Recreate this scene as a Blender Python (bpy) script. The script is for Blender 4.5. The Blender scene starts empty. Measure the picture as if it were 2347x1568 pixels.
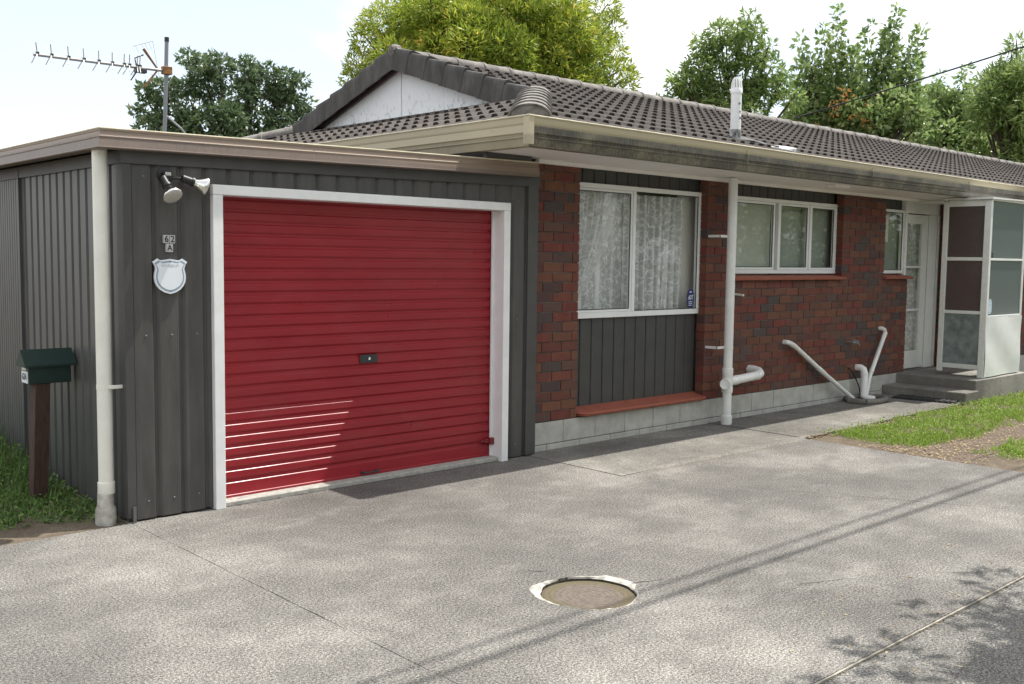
import bpy, bmesh, math, random
import numpy as np
from mathutils import Vector, Matrix
random.seed(7); np.random.seed(7)
sc = bpy.context.scene
COL = sc.collection

# ------------------------------------------------------------------ camera
cam_d = bpy.data.cameras.new('camera'); cam = bpy.data.objects.new('camera', cam_d); COL.objects.link(cam)
R = Vector((0.73338, -0.6797, 0.01252)); U = Vector((0.0464, 0.06843, 0.99658)); F = Vector((0.67823, 0.73029, -0.08172))
cam.matrix_world = Matrix(((R.x, U.x, -F.x, 0), (R.y, U.y, -F.y, 0), (R.z, U.z, -F.z, 1.65), (0, 0, 0, 1)))
cam_d.sensor_width = 36; cam_d.lens = 2330 / 2347 * 36; cam_d.clip_end = 2000; cam_d.clip_start = .05
sc.camera = cam
# ------------------------------------------------------------------ sky, sun, exposure
SUN = Vector((1.256, -0.30, 2.68)).normalized()
w = bpy.data.worlds.new('World'); sc.world = w; w.use_nodes = True
nt = w.node_tree; nt.nodes.clear()
out = nt.nodes.new('ShaderNodeOutputWorld'); bg = nt.nodes.new('ShaderNodeBackground')
sky = nt.nodes.new('ShaderNodeTexSky'); sky.sky_type = 'NISHITA'; sky.sun_disc = False
sky.sun_elevation = math.asin(SUN.z); sky.sun_rotation = math.radians(103.4); sky.air_density = 1.0; sky.dust_density = 1.0
tc = nt.nodes.new('ShaderNodeTexCoord'); mp = nt.nodes.new('ShaderNodeMapping'); mp.inputs['Scale'].default_value = (1, 1, 2.2)
mp.inputs['Location'].default_value = (3.4, 1.5, .4)
nz = nt.nodes.new('ShaderNodeTexNoise'); nz.inputs['Scale'].default_value = 2.3; nz.inputs['Detail'].default_value = 7; nz.inputs['Roughness'].default_value = .52
rp = nt.nodes.new('ShaderNodeValToRGB'); rp.color_ramp.elements[0].position = .42; rp.color_ramp.elements[1].position = .55; rp.color_ramp.elements[0].color = (.40, .40, .40, 1)
mx = nt.nodes.new('ShaderNodeMix'); mx.data_type = 'RGBA'
mx.inputs[7].default_value = (8.3, 8.4, 8.5, 1)
nt.links.new(tc.outputs['Generated'], mp.inputs['Vector']); nt.links.new(mp.outputs[0], nz.inputs['Vector'])
nt.links.new(nz.outputs['Fac'], rp.inputs[0]); nt.links.new(rp.outputs[0], mx.inputs[0]); nt.links.new(sky.outputs[0], mx.inputs[6])
nt.links.new(mx.outputs[2], bg.inputs['Color']); bg.inputs['Strength'].default_value = .15
nt.links.new(bg.outputs[0], out.inputs[0])
sd = bpy.data.lights.new('sun', 'SUN'); sd.energy = 5.0; sd.angle = math.radians(.53); sd.color = (1, .965, .9)
so = bpy.data.objects.new('sun', sd); COL.objects.link(so); so.rotation_euler = (-SUN).to_track_quat('-Z', 'Y').to_euler(); so.location = (20, -5, 40)
vs = sc.view_settings; vs.view_transform = 'Standard'; vs.look = 'None'; vs.exposure = 0.3; vs.gamma = 1; vs.use_curve_mapping = False

# ------------------------------------------------------------------ materials
def mat(name, col, rough=.6, metal=0, var=.0, vscale=6, bump=0, bscale=60, col2=None, spec=.5, stretch=(1, 1, 1), coord='pos', detail=5):
    m = bpy.data.materials.new(name); m.use_nodes = True; n = m.node_tree.nodes; l = m.node_tree.links
    b = n['Principled BSDF']; b.inputs['Roughness'].default_value = rough; b.inputs['Metallic'].default_value = metal
    b.inputs['Specular IOR Level'].default_value = spec
    c = (*col, 1); b.inputs['Base Color'].default_value = c
    g = n.new('ShaderNodeNewGeometry'); mpn = n.new('ShaderNodeMapping'); mpn.inputs['Scale'].default_value = stretch
    l.new(g.outputs['Position'], mpn.inputs['Vector'])
    m['vec'] = mpn.name
    if var or col2:
        t = n.new('ShaderNodeTexNoise'); t.inputs['Scale'].default_value = vscale; t.inputs['Detail'].default_value = detail; t.inputs['Roughness'].default_value = .6
        l.new(mpn.outputs[0], t.inputs['Vector'])
        r = n.new('ShaderNodeValToRGB'); r.color_ramp.elements[0].position = .33; r.color_ramp.elements[1].position = .67
        r.color_ramp.elements[0].color = (*[x * (1 - var) for x in col], 1)
        r.color_ramp.elements[1].color = (*(col2 if col2 else [min(1, x * (1 + var)) for x in col]), 1)
        l.new(t.outputs['Fac'], r.inputs[0]); l.new(r.outputs[0], b.inputs['Base Color'])
    if bump:
        t2 = n.new('ShaderNodeTexNoise'); t2.inputs['Scale'].default_value = bscale; t2.inputs['Detail'].default_value = 4
        l.new(mpn.outputs[0], t2.inputs['Vector'])
        bp = n.new('ShaderNodeBump'); bp.inputs['Strength'].default_value = bump; bp.inputs['Distance'].default_value = .01
        l.new(t2.outputs['Fac'], bp.inputs['Height']); l.new(bp.outputs[0], b.inputs['Normal'])
    return m

class NB:
    """small node helper"""
    def __init__(s, name):
        s.m = bpy.data.materials.new(name); s.m.use_nodes = True; s.t = s.m.node_tree; s.b = s.t.nodes['Principled BSDF']
        s.pos = s.n('ShaderNodeNewGeometry').outputs['Position']
    def n(s, typ, **kw):
        x = s.t.nodes.new(typ)
        for k, v in kw.items(): setattr(x, k, v)
        return x
    def L(s, a, b): s.t.links.new(a, b)
    def noise(s, scale, detail=4, rough=.55, stretch=None, vec=None):
        v = vec or s.pos
        if stretch:
            q = s.n('ShaderNodeMapping'); q.inputs['Scale'].default_value = stretch; s.L(v, q.inputs[0]); v = q.outputs[0]
        x = s.n('ShaderNodeTexNoise'); x.inputs['Scale'].default_value = scale; x.inputs['Detail'].default_value = detail; x.inputs['Roughness'].default_value = rough
        s.L(v, x.inputs['Vector']); return x.outputs['Fac']
    def ramp(s, fac, stops):
        r = s.n('ShaderNodeValToRGB'); e = r.color_ramp.elements
        while len(e) < len(stops): e.new(.5)
        for i, (p, c) in enumerate(stops):
            e[i].position = p; e[i].color = (*c, 1) if not isinstance(c, (int, float)) else (c, c, c, 1)
        s.L(fac, r.inputs[0]); return r.outputs[0]
    def mix(s, fac, a, b, typ='MIX'):
        x = s.n('ShaderNodeMix', data_type='RGBA', blend_type=typ)
        for i, v in ((0, fac), (6, a), (7, b)):
            if hasattr(v, 'links') or hasattr(v, 'is_linked'): s.L(v, x.inputs[i])
            else: x.inputs[i].default_value = v if i == 0 else (*v, 1)
        return x.outputs[2]
    def math(s, op, a, b=None):
        x = s.n('ShaderNodeMath', operation=op)
        for i, v in enumerate((a, b)):
            if v is None: continue
            if hasattr(v, 'is_linked'): s.L(v, x.inputs[i])
            else: x.inputs[i].default_value = v
        return x.outputs[0]
    def sep(s):
        x = s.n('ShaderNodeSeparateXYZ'); s.L(s.pos, x.inputs[0]); return x.outputs
    def bump(s, h, strength=.4, dist=.01):
        x = s.n('ShaderNodeBump'); x.inputs['Strength'].default_value = strength; x.inputs['Distance'].default_value = dist
        s.L(h, x.inputs['Height']); s.L(x.outputs[0], s.b.inputs['Normal'])
    def col(s, c): s.L(c, s.b.inputs['Base Color'])
    def rough(s, r): s.b.inputs['Roughness'].default_value = r

M = {}
def concrete(name, base=(.158, .149, .137), speck=1.0, stain=False):
    k = NB(name)
    big = k.noise(.62, 7, .66); mid = k.noise(4, 7, .7, (1, 1, 1)); fine = k.noise(84, 4, .85); fine2 = k.noise(210, 2, .75)
    c = k.ramp(big, [(.32, [x * .70 for x in base]), (.5, base), (.66, [x * 1.55 for x in base])])
    c = k.mix(.45, c, k.ramp(mid, [(.3, (.36, .36, .36)), (.7, (.64, .64, .63))]), 'OVERLAY')
    c = k.mix(min(1, .95 * speck), c, k.ramp(fine, [(.36, (.05, .05, .05)), (.5, (.46, .46, .46)), (.64, (.98, .98, .96))]), 'OVERLAY')
    c = k.mix(min(1, .8 * speck), c, k.ramp(fine2, [(.36, (.08, .08, .08)), (.64, (.94, .94, .94))]), 'OVERLAY')
    pale = k.ramp(k.noise(1.15, 8, .74, (1, 1.7, 1)), [(.53, 0.0), (.72, .58)])
    c = k.mix(k.math('MULTIPLY', pale, k.ramp(fine, [(.40, .15), (.58, 1.0)])), c, (.40, .38, .345))
    dark = k.ramp(k.noise(2.1, 8, .74, (1, 1.6, 1)), [(.30, .5), (.48, 0.0)])
    c = k.mix(dark, c, (.098, .093, .086))
    dots = k.ramp(k.noise(26, 2, .4), [(.22, .85), (.27, 0.0)]); c = k.mix(dots, c, (.05, .047, .042))
    if stain:      # brown run-off stain lying along the edge of the path slab
        xyz = k.sep(); dy = k.math('ABSOLUTE', k.math('SUBTRACT', xyz[1], 5.01)); m1 = k.ramp(k.math('ADD', k.math('MULTIPLY', dy, 9.0), k.math('MULTIPLY', k.noise(4, 5, .6, (1, 2, 1)), .5)), [(.28, .75), (.62, 0.0)])
        m2 = k.n('ShaderNodeMapRange'); k.L(xyz[0], m2.inputs[0]); m2.inputs[1].default_value = 5.9; m2.inputs[2].default_value = 7.4
        m3 = k.n('ShaderNodeMapRange'); k.L(xyz[0], m3.inputs[0]); m3.inputs[1].default_value = 8.5; m3.inputs[2].default_value = 7.7
        c = k.mix(k.math('MULTIPLY', k.math('MULTIPLY', m1, m2.outputs[0]), m3.outputs[0]), c, (.155, .118, .082))
    k.col(c); k.rough(.9); k.b.inputs['Specular IOR Level'].default_value = .2
    k.bump(k.math('ADD', fine, k.math('MULTIPLY', fine2, .6)), .22, .004)
    return k.m
M['concrete'] = concrete('driveway_concrete', stain=True)
M['path'] = concrete('path_concrete', (.175, .165, .148), .6)
M['step'] = concrete('step_concrete', (.20, .19, .17), .4)
M['asphalt'] = concrete('rough_asphalt', (.15, .143, .132), 1.0)
M['rimdirt'] = mat('damp_dirt', (.045, .038, .028), .95, 0, .4, 40, .5, 80)
M['sillconc'] = mat('pale_sill_concrete', (.36, .345, .31), .9, 0, .2, 25, .4, 80)
M['rim'] = mat('broken_cement', (.40, .38, .34), .9, 0, .45, 18, .6, 60)
M['grit'] = mat('joint_grit', (.13, .105, .075), .95, 0, .5, 30, col2=(.30, .26, .20))
M['jointfill'] = mat('joint_fill', (.34, .31, .26), .95, 0, .4, 9, .3, 60)
M['lid'] = None
k = NB('manhole_lid'); s3 = k.sep()
dx = k.math('SUBTRACT', s3[0], 3.662); dy = k.math('SUBTRACT', s3[1], 3.360)
rr = k.math('SQRT', k.math('ADD', k.math('MULTIPLY', dx, dx), k.math('MULTIPLY', dy, dy)))
ring = k.math('SINE', k.math('MULTIPLY', rr, 210))
c = k.ramp(k.noise(60, 4, .7), [(.3, (.085, .068, .055)), (.7, (.19, .155, .125))])
c = k.mix(.2, c, k.ramp(ring, [(0, (.3, .3, .3)), (1, (.62, .6, .58))]), 'OVERLAY')
edge = k.ramp(k.math('ADD', k.math('MULTIPLY', rr, 4.3), k.math('MULTIPLY', k.noise(22, 4, .7), .35)), [(.86, 0.0), (1.0, .8)])
c = k.mix(edge, c, (.11, .09, .045)); k.col(c); k.rough(.9); k.bump(k.math('ADD', k.math('MULTIPLY', ring, .5), k.math('MULTIPLY', k.noise(150), 2.0)), .5, .004); M['lid'] = k.m

def brickmat(name, stops, attr=True, scratch=True):
    k = NB(name)
    oi = k.n('ShaderNodeObjectInfo'); at = k.n('ShaderNodeAttribute', attribute_name='rnd')
    f = k.math('FRACT', k.math('ADD', oi.outputs['Random'], at.outputs['Fac']))
    c = k.ramp(f, stops)
    half = k.ramp(k.noise(4.5, 2, .5, (1.0, 1, 2.5)), [(.46, 0.0), (.54, .5)])
    f2 = k.math('FRACT', k.math('ADD', k.math('MULTIPLY', f, 7.3), .31))
    c = k.mix(half, c, k.ramp(f2, stops))
    scr = k.noise(1, 3, .65, (260, 260, 9))
    c = k.mix(.5, c, k.ramp(scr, [(.35, (.25, .25, .25)), (.65, (.75, .73, .72))]), 'OVERLAY')
    lime = k.ramp(k.noise(3.1, 6, .7), [(.66, 0.0), (.78, .35)])
    c = k.mix(lime, c, (.26, .23, .21))
    k.col(c); k.rough(.82); k.bump(scr, .35, .004); return k.m
M['brick'] = brickmat('clay_brick', [(0, (.138, .030, .022)), (.18, (.120, .048, .028)), (.38, (.160, .064, .036)), (.54, (.150, .030, .023)), (.68, (.086, .036, .029)), (.80, (.055, .043, .043)), (.90, (.072, .055, .050)), (1, (.135, .050, .031))])
M['mortar'] = mat('mortar', (.075, .07, .065), .95, 0, .3, 5, .5, 90, col2=(.22, .205, .19))
M['block'] = mat('concrete_block', (.43, .42, .385), .9, 0, .16, 7, .35, 120)
M['blockjoint'] = mat('block_joint', (.13, .12, .105), .95, 0, .3, 20)
k = NB('roof_tile_concrete')
oi = k.n('ShaderNodeObjectInfo'); at = k.n('ShaderNodeAttribute', attribute_name='rnd')
f = k.math('FRACT', k.math('ADD', oi.outputs['Random'], at.outputs['Fac']))
c = k.ramp(f, [(0, (.080, .069, .063)), (.5, (.096, .082, .075)), (1, (.115, .099, .090))])
c = k.mix(.5, c, k.ramp(k.noise(14, 6, .7), [(.3, (.3, .3, .3)), (.7, (.72, .71, .68))]), 'OVERLAY')
c = k.mix(k.ramp(k.noise(34, 5, .7), [(.60, 0.0), (.72, .6)]), c, (.185, .175, .15))
k.col(c); k.rough(.88); k.bump(k.noise(120), .4, .005); M['tile'] = k.m
k = NB('weathered_ridge_tile')
c = k.ramp(k.noise(9, 6, .7), [(.3, (.10, .09, .082)), (.5, (.18, .165, .15)), (.72, (.30, .28, .25))])
k.col(c); k.rough(.9); k.bump(k.noise(90), .4, .006); M['ridge'] = k.m
k = NB('verge_tile_concrete')
c = k.ramp(k.noise(8, 6, .7, (1, 1, .35)), [(.3, (.038, .036, .034)), (.55, (.075, .070, .066)), (.75, (.13, .12, .112))])
k.col(c); k.rough(.85); k.bump(k.noise(110), .3, .005); M['verge'] = k.m
M['deck'] = mat('roof_underlay', (.035, .03, .028), .95)
M['barge'] = mat('barge_board', (.085, .06, .055), .7, 0, .3, 12)
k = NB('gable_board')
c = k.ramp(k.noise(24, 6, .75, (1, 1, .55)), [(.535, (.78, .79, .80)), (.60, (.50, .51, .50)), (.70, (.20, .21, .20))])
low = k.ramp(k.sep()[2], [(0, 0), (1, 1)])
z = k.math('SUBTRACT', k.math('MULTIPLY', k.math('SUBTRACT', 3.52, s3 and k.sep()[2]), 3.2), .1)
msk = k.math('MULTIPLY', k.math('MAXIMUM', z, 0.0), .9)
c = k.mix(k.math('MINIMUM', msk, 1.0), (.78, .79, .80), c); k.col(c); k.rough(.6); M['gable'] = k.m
def gutter(name, base, low_col, zlo, zhi, amt, axis):
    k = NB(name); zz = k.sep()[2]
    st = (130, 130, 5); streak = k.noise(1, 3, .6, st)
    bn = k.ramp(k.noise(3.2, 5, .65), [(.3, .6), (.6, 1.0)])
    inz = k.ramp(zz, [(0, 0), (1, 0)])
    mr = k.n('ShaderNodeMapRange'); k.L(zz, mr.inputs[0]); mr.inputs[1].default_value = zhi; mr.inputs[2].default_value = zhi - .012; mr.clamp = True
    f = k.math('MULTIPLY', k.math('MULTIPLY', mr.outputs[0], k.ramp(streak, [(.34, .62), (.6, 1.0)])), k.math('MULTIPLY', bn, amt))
    c = k.mix(f, base, low_col)
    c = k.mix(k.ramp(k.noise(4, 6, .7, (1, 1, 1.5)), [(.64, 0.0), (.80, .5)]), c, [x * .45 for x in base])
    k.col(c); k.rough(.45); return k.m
M['gutter_front'] = gutter('stained_shaded_gutter', (.44, .385, .26), (.062, .057, .045), 2.48, 2.628, 1.2, 0)  # streaked dirt, deepened to paint in the shade of the front face
M['gutter_west'] = gutter('cream_gutter', (.47, .41, .28), (.2, .175, .125), 2.48, 2.56, .6, 1)
M['gutter_garage'] = gutter('tan_gutter', (.245, .185, .14), (.12, .095, .088), 2.25, 2.345, .75, 0)
M['gutter_edge'] = mat('gutter_bead', (.56, .50, .36), .4, 0, .15, 8)
M['soffit'] = mat('soffit_paint', (.80, .77, .75), .6, 0, .05, 3)
k = NB('charcoal_steel'); c = k.ramp(k.noise(5, 6, .65, (3, 3, .5)), [(.3, (.052, .049, .046)), (.7, (.086, .081, .075))])
c = k.mix(k.ramp(k.noise(30, 6, .75), [(.68, 0.0), (.76, .35)]), c, (.24, .23, .22)); k.col(c); k.rough(.5); k.bump(k.noise(160), .1, .003); M['clad'] = k.m
k = NB('charcoal_steel_side'); c = k.ramp(k.noise(5, 6, .65, (3, 3, .5)), [(.3, (.064, .064, .062)), (.7, (.094, .094, .090))]); k.col(c); k.rough(.42); M['cladside'] = k.m
M['board'] = mat('charcoal_board', (.054, .052, .050), .55, 0, .12, 8, .1, 90)
M['flash'] = mat('charcoal_flashing', (.060, .057, .055), .5, 0, .12, 8)
M['white'] = mat('white_gloss_paint', (.80, .80, .79), .35, 0, .04, 9, .08, 30)
M['joinery'] = mat('white_aluminium', (.80, .81, .81), .35, 0, .03, 9)
M['joinery_old'] = mat('old_white_paint', (.80, .81, .78), .5, 0, .06, 20, .2, 60, col2=(.68, .68, .63))
M['pvc'] = mat('white_plastic_pipe', (.76, .755, .73), .38, 0, .08, 7, col2=(.80, .80, .78))
M['pvcdirty'] = mat('dirty_plastic_pipe', (.36, .33, .28), .6, 0, .35, 12, col2=(.58, .56, .50))
M['pvccream'] = mat('cream_plastic_pipe', (.78, .765, .69), .4, 0, .06, 5)
M['seal'] = mat('black_rubber', (.01, .01, .01), .6)
k = NB('red_roller_steel')
c = k.ramp(k.noise(2.0, 4, .6, (1, 1, 3)), [(.3, (.255, .011, .019)), (.7, (.295, .014, .023))])
c = k.mix(k.ramp(k.noise(70, 3, .8), [(.74, 0.0), (.79, .5)]), c, (.55, .30, .30)); dust = k.ramp(k.noise(2.4, 7, .7, (1, 1, 2.2)), [(.5, 0.0), (.8, .10)]); c = k.mix(dust, c, (.30, .16, .15))
k.col(c); rg = k.ramp(k.noise(3.5, 5, .6), [(.3, .27), (.7, .42)]); k.L(rg, k.b.inputs['Roughness']); k.bump(k.noise(1.6, 2, .4, (1, 1, 2)), .25, .012); M['red'] = k.m
M['redmetal'] = mat('red_painted_bolt', (.20, .02, .025), .5, 0, .3, 60)
M['dark'] = mat('dark_plastic', (.03, .032, .036), .4, 0, .2, 30)
M['black'] = mat('black_plastic', (.012, .012, .012), .45)
M['chrome'] = mat('silver_reflector', (.75, .74, .70), .18, 1.0)
M['lens'] = mat('frosted_lens', (.46, .45, .40), .2, 0, .08, 40, .5, 90)
M['terracotta'] = mat('terracotta_sill', (.30, .085, .05), .65, 0, .15, 10, .2, 80)
M['green'] = mat('dark_green_paint', (.009, .030, .024), .5, 0, .15, 20)
M['postwood'] = mat('brown_stained_post', (.060, .030, .022), .8, 0, .35, 10, .4, 40, stretch=(6, 6, 1))
M['sign'] = mat('white_sign', (.78, .82, .86), .25)
M['signedge'] = mat('sign_grey_blue', (.30, .36, .44), .3)
M['signink'] = mat('sign_faded_ink', (.55, .60, .64), .3)
M['numtile'] = mat('grey_number_tile', (.50, .50, .48), .4)
M['ink'] = mat('black_ink', (.012, .012, .013), .5)
M['stickblue'] = mat('sticker_blue', (.030, .045, .17), .4)
M['stickwhite'] = mat('sticker_white', (.72, .74, .80), .4)
M['stickpale'] = mat('sticker_pale', (.45, .60, .68), .4)
M['alu'] = mat('aerial_aluminium', (.50, .50, .50), .35, .8)
M['rust'] = mat('rusty_bracket', (.25, .13, .05), .8, .2, .5, 30)
M['greysteel'] = mat('grey_mast_steel', (.22, .23, .25), .5, .3)
M['room'] = mat('room_wall', (.30, .29, .27), .9)
M['blind'] = mat('pale_green_blind', (.44, .47, .40), .75, 0, .06, 1.2)
M['blind2'] = mat('grey_blind', (.29, .32, .285), .75, 0, .06, 1.2)
M['paper'] = mat('cream_paper', (.74, .71, .66), .8)
M['sheet'] = mat('white_sheet_panel', (.82, .84, .82), .30, 0, .04, 6, .35, 5)
M['greypanel'] = mat('grey_fibre_panel', (.19, .22, .215), .6, 0, .35, 9, .1, 40)
M['mat'] = mat('black_rubber_mat', (.030, .030, .032), .6, 0, .3, 30)
M['tar'] = mat('black_tar', (.015, .015, .015), .5, 0, .4, 30, .5, 40)
M['leadfoil'] = mat('silver_flashing', (.55, .55, .56), .3, .6, .2, 20, .5, 30)
M['tarwhite'] = mat('tar_smeared_white', (.03, .03, .03), .6, 0, .2, 14, 0, 60, col2=(.72, .72, .71), stretch=(1, 1, .5))
M['cable'] = mat('black_cable', (.012, .012, .013), .5)
M['polewood'] = mat('pole_timber', (.16, .13, .10), .9, 0, .3, 4)
k = NB('soil_and_turf')
c = k.ramp(k.noise(7, 6, .7), [(.3, (.085, .060, .040)), (.5, (.12, .092, .062)), (.7, (.17, .135, .095))])
c = k.mix(.5, c, k.ramp(k.noise(70, 3, .7), [(.35, (.2, .2, .2)), (.65, (.8, .8, .8))]), 'OVERLAY'); k.col(c); k.rough(.95); k.bump(k.noise(60), .6, .02); M['soil'] = k.m
k = NB('red_gravel')
c = k.ramp(k.noise(70, 3, .75), [(.3, (.065, .045, .033)), (.5, (.13, .092, .066)), (.72, (.30, .25, .19))]); k.col(c); k.rough(.95); k.bump(k.noise(90), .8, .02); M['gravel'] = k.m

def glass(name, tint=(.975, .985, .98), refl=1.0, rough=.02, milky=0.0, milk=(.3, .32, .3)):
    m = bpy.data.materials.new(name); m.use_nodes = True; t = m.node_tree; t.nodes.clear()
    o = t.nodes.new('ShaderNodeOutputMaterial'); mxs = t.nodes.new('ShaderNodeMixShader'); tr = t.nodes.new('ShaderNodeBsdfTransparent'); gl = t.nodes.new('ShaderNodeBsdfGlossy')
    fr = t.nodes.new('ShaderNodeFresnel'); fr.inputs['IOR'].default_value = 1.5
    mu = t.nodes.new('ShaderNodeMath'); mu.operation = 'MULTIPLY'; mu.inputs[1].default_value = 1.15 * refl; mu.use_clamp = True
    tr.inputs['Color'].default_value = (*tint, 1); gl.inputs['Roughness'].default_value = rough
    ge = t.nodes.new('ShaderNodeNewGeometry'); iv = t.nodes.new('ShaderNodeMath'); iv.operation = 'SUBTRACT'; iv.inputs[0].default_value = 1.0; m3 = t.nodes.new('ShaderNodeMath'); m3.operation = 'MULTIPLY'
    t.links.new(fr.outputs[0], mu.inputs[0]); t.links.new(ge.outputs['Backfacing'], iv.inputs[1]); t.links.new(mu.outputs[0], m3.inputs[0]); t.links.new(iv.outputs[0], m3.inputs[1]); t.links.new(m3.outputs[0], mxs.inputs[0])
    a = tr.outputs[0]
    if milky:
        df = t.nodes.new('ShaderNodeBsdfDiffuse'); df.inputs['Color'].default_value = (*milk, 1)
        m2 = t.nodes.new('ShaderNodeMixShader'); m2.inputs[0].default_value = milky
        t.links.new(tr.outputs[0], m2.inputs[1]); t.links.new(df.outputs[0], m2.inputs[2]); a = m2.outputs[0]
    t.links.new(a, mxs.inputs[1]); t.links.new(gl.outputs[0], mxs.inputs[2]); t.links.new(mxs.outputs[0], o.inputs[0]); return m
M['glass'] = glass('window_glass')
M['frosted'] = glass('obscure_glass', (.58, .54, .52), .7, .12, .45, (.17, .14, .13))
M['frosted2'] = glass('obscure_glass_green', (.55, .60, .58), .8, .10, .5, (.24, .29, .29))

def lace(name, dens):
    m = bpy.data.materials.new(name); m.use_nodes = True; t = m.node_tree; t.nodes.clear(); N = t.nodes.new
    o = N('ShaderNodeOutputMaterial'); uv = N('ShaderNodeUVMap')
    def vor(scale, feat):
        v = N('ShaderNodeTexVoronoi'); v.feature = feat; v.inputs['Scale'].default_value = scale; t.links.new(uv.outputs[0], v.inputs['Vector']); return v
    v1 = vor(7.5, 'F1'); wv = N('ShaderNodeMath'); wv.operation = 'SINE'; ml = N('ShaderNodeMath'); ml.operation = 'MULTIPLY'; ml.inputs[1].default_value = 26
    t.links.new(v1.outputs['Distance'], ml.inputs[0]); t.links.new(ml.outputs[0], wv.inputs[0])
    v2 = vor(24, 'DISTANCE_TO_EDGE'); nzz = N('ShaderNodeTexNoise'); nzz.inputs['Scale'].default_value = 16; nzz.inputs['Detail'].default_value = 4; t.links.new(uv.outputs[0], nzz.inputs['Vector'])
    r1 = N('ShaderNodeMapRange'); t.links.new(wv.outputs[0], r1.inputs[0]); r1.inputs[1].default_value = -.1; r1.inputs[2].default_value = .7
    r2 = N('ShaderNodeMapRange'); t.links.new(v2.outputs['Distance'], r2.inputs[0]); r2.inputs[1].default_value = .10; r2.inputs[2].default_value = .04
    r3 = N('ShaderNodeMapRange'); t.links.new(nzz.outputs['Fac'], r3.inputs[0]); r3.inputs[1].default_value = .42; r3.inputs[2].default_value = .6
    mxx = N('ShaderNodeMath'); mxx.operation = 'MAXIMUM'; t.links.new(r1.outputs[0], mxx.inputs[0]); t.links.new(r2.outputs[0], mxx.inputs[1])
    mm = N('ShaderNodeMath'); mm.operation = 'MULTIPLY'; t.links.new(mxx.outputs[0], mm.inputs[0]); t.links.new(r3.outputs[0], mm.inputs[1])
    fin = N('ShaderNodeMapRange'); t.links.new(mm.outputs[0], fin.inputs[0]); fin.inputs[3].default_value = dens; fin.inputs[4].default_value = .97
    at_ = N('ShaderNodeAttribute'); at_.attribute_name = 'gather'; gm = N('ShaderNodeMath'); gm.operation = 'MULTIPLY'; gm.inputs[1].default_value = .62; gm.use_clamp = True; t.links.new(at_.outputs['Fac'], gm.inputs[0]); fa = N('ShaderNodeMath'); fa.operation = 'ADD'; fa.use_clamp = True; t.links.new(fin.outputs[0], fa.inputs[0]); t.links.new(gm.outputs[0], fa.inputs[1])
    tr = N('ShaderNodeBsdfTransparent'); df = N('ShaderNodeBsdfDiffuse'); df.inputs['Color'].default_value = (.92, .92, .93, 1)
    tl = N('ShaderNodeBsdfTranslucent'); tl.inputs['Color'].default_value = (.8, .8, .8, 1); ms0 = N('ShaderNodeMixShader'); ms0.inputs[0].default_value = .12
    t.links.new(df.outputs[0], ms0.inputs[1]); t.links.new(tl.outputs[0], ms0.inputs[2])
    ms = N('ShaderNodeMixShader'); t.links.new(fa.outputs[0], ms.inputs[0]); t.links.new(tr.outputs[0], ms.inputs[1]); t.links.new(ms0.outputs[0], ms.inputs[2]); t.links.new(ms.outputs[0], o.inputs[0])
    return m
M['lace'] = lace('lace_net', .52); M['net'] = lace('plain_net', .60)

def leafmat(name, stops, trans=.30, rough=.45, spec=.4):
    m = bpy.data.materials.new(name); m.use_nodes = True; t = m.node_tree; b = t.nodes['Principled BSDF']; o = t.nodes['Material Output']
    at = t.nodes.new('ShaderNodeAttribute'); at.attribute_name = 'rnd'; r = t.nodes.new('ShaderNodeValToRGB'); e = r.color_ramp.elements
    while len(e) < len(stops): e.new(.5)
    for i, (p, c) in enumerate(stops): e[i].position = p; e[i].color = (*c, 1)
    t.links.new(at.outputs['Fac'], r.inputs[0]); t.links.new(r.outputs[0], b.inputs['Base Color']); b.inputs['Roughness'].default_value = rough; b.inputs['Specular IOR Level'].default_value = spec
    tl = t.nodes.new('ShaderNodeBsdfTranslucent'); t.links.new(r.outputs[0], tl.inputs['Color']); ms = t.nodes.new('ShaderNodeMixShader'); ms.inputs[0].default_value = trans
    t.links.new(b.outputs[0], ms.inputs[1]); t.links.new(tl.outputs[0], ms.inputs[2]); t.links.new(ms.outputs[0], o.inputs[0]); return m
M['leaf_yel'] = leafmat('willowy_leaves', [(0, (.10, .17, .022)), (.35, (.24, .33, .042)), (.7, (.42, .48, .065)), (.9, (.58, .56, .09)), (1, (.68, .50, .10))], .5)
M['leaf_dark'] = leafmat('dark_glossy_leaves', [(0, (.055, .095, .042)), (.5, (.12, .185, .082)), (.9, (.24, .30, .15)), (1, (.38, .34, .18))], .38, .35, .6)
M['leaf_mid'] = leafmat('mid_green_leaves', [(0, (.10, .165, .045)), (.5, (.22, .32, .09)), (.9, (.38, .46, .16)), (1, (.50, .52, .22))], .5)
M['leaf_pale'] = leafmat('light_green_leaves', [(0, (.10, .17, .055)), (.5, (.24, .34, .11)), (.85, (.42, .50, .21)), (1, (.58, .58, .30))], .5, .38, .6)
M['leaf_orange'] = leafmat('orange_new_leaves', [(0, (.50, .20, .05)), (1, (.62, .32, .10))], .3)
M['grass'] = leafmat('lawn_blades', [(0, (.10, .18, .022)), (.5, (.22, .34, .05)), (.88, (.34, .46, .09)), (1, (.55, .50, .26))], .45, .5)
M['weed'] = leafmat('weed_leaves', [(0, (.05, .11, .025)), (.5, (.12, .22, .05)), (.9, (.22, .31, .09)), (1, (.36, .31, .15))], .3, .5)
M['bark'] = mat('tree_bark', (.075, .058, .045), .95, 0, .35, 8, .5, 30)
M['litter'] = leafmat('dry_leaf', [(0, (.24, .15, .06)), (.5, (.36, .26, .12)), (1, (.5, .42, .25))], .1)

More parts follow.
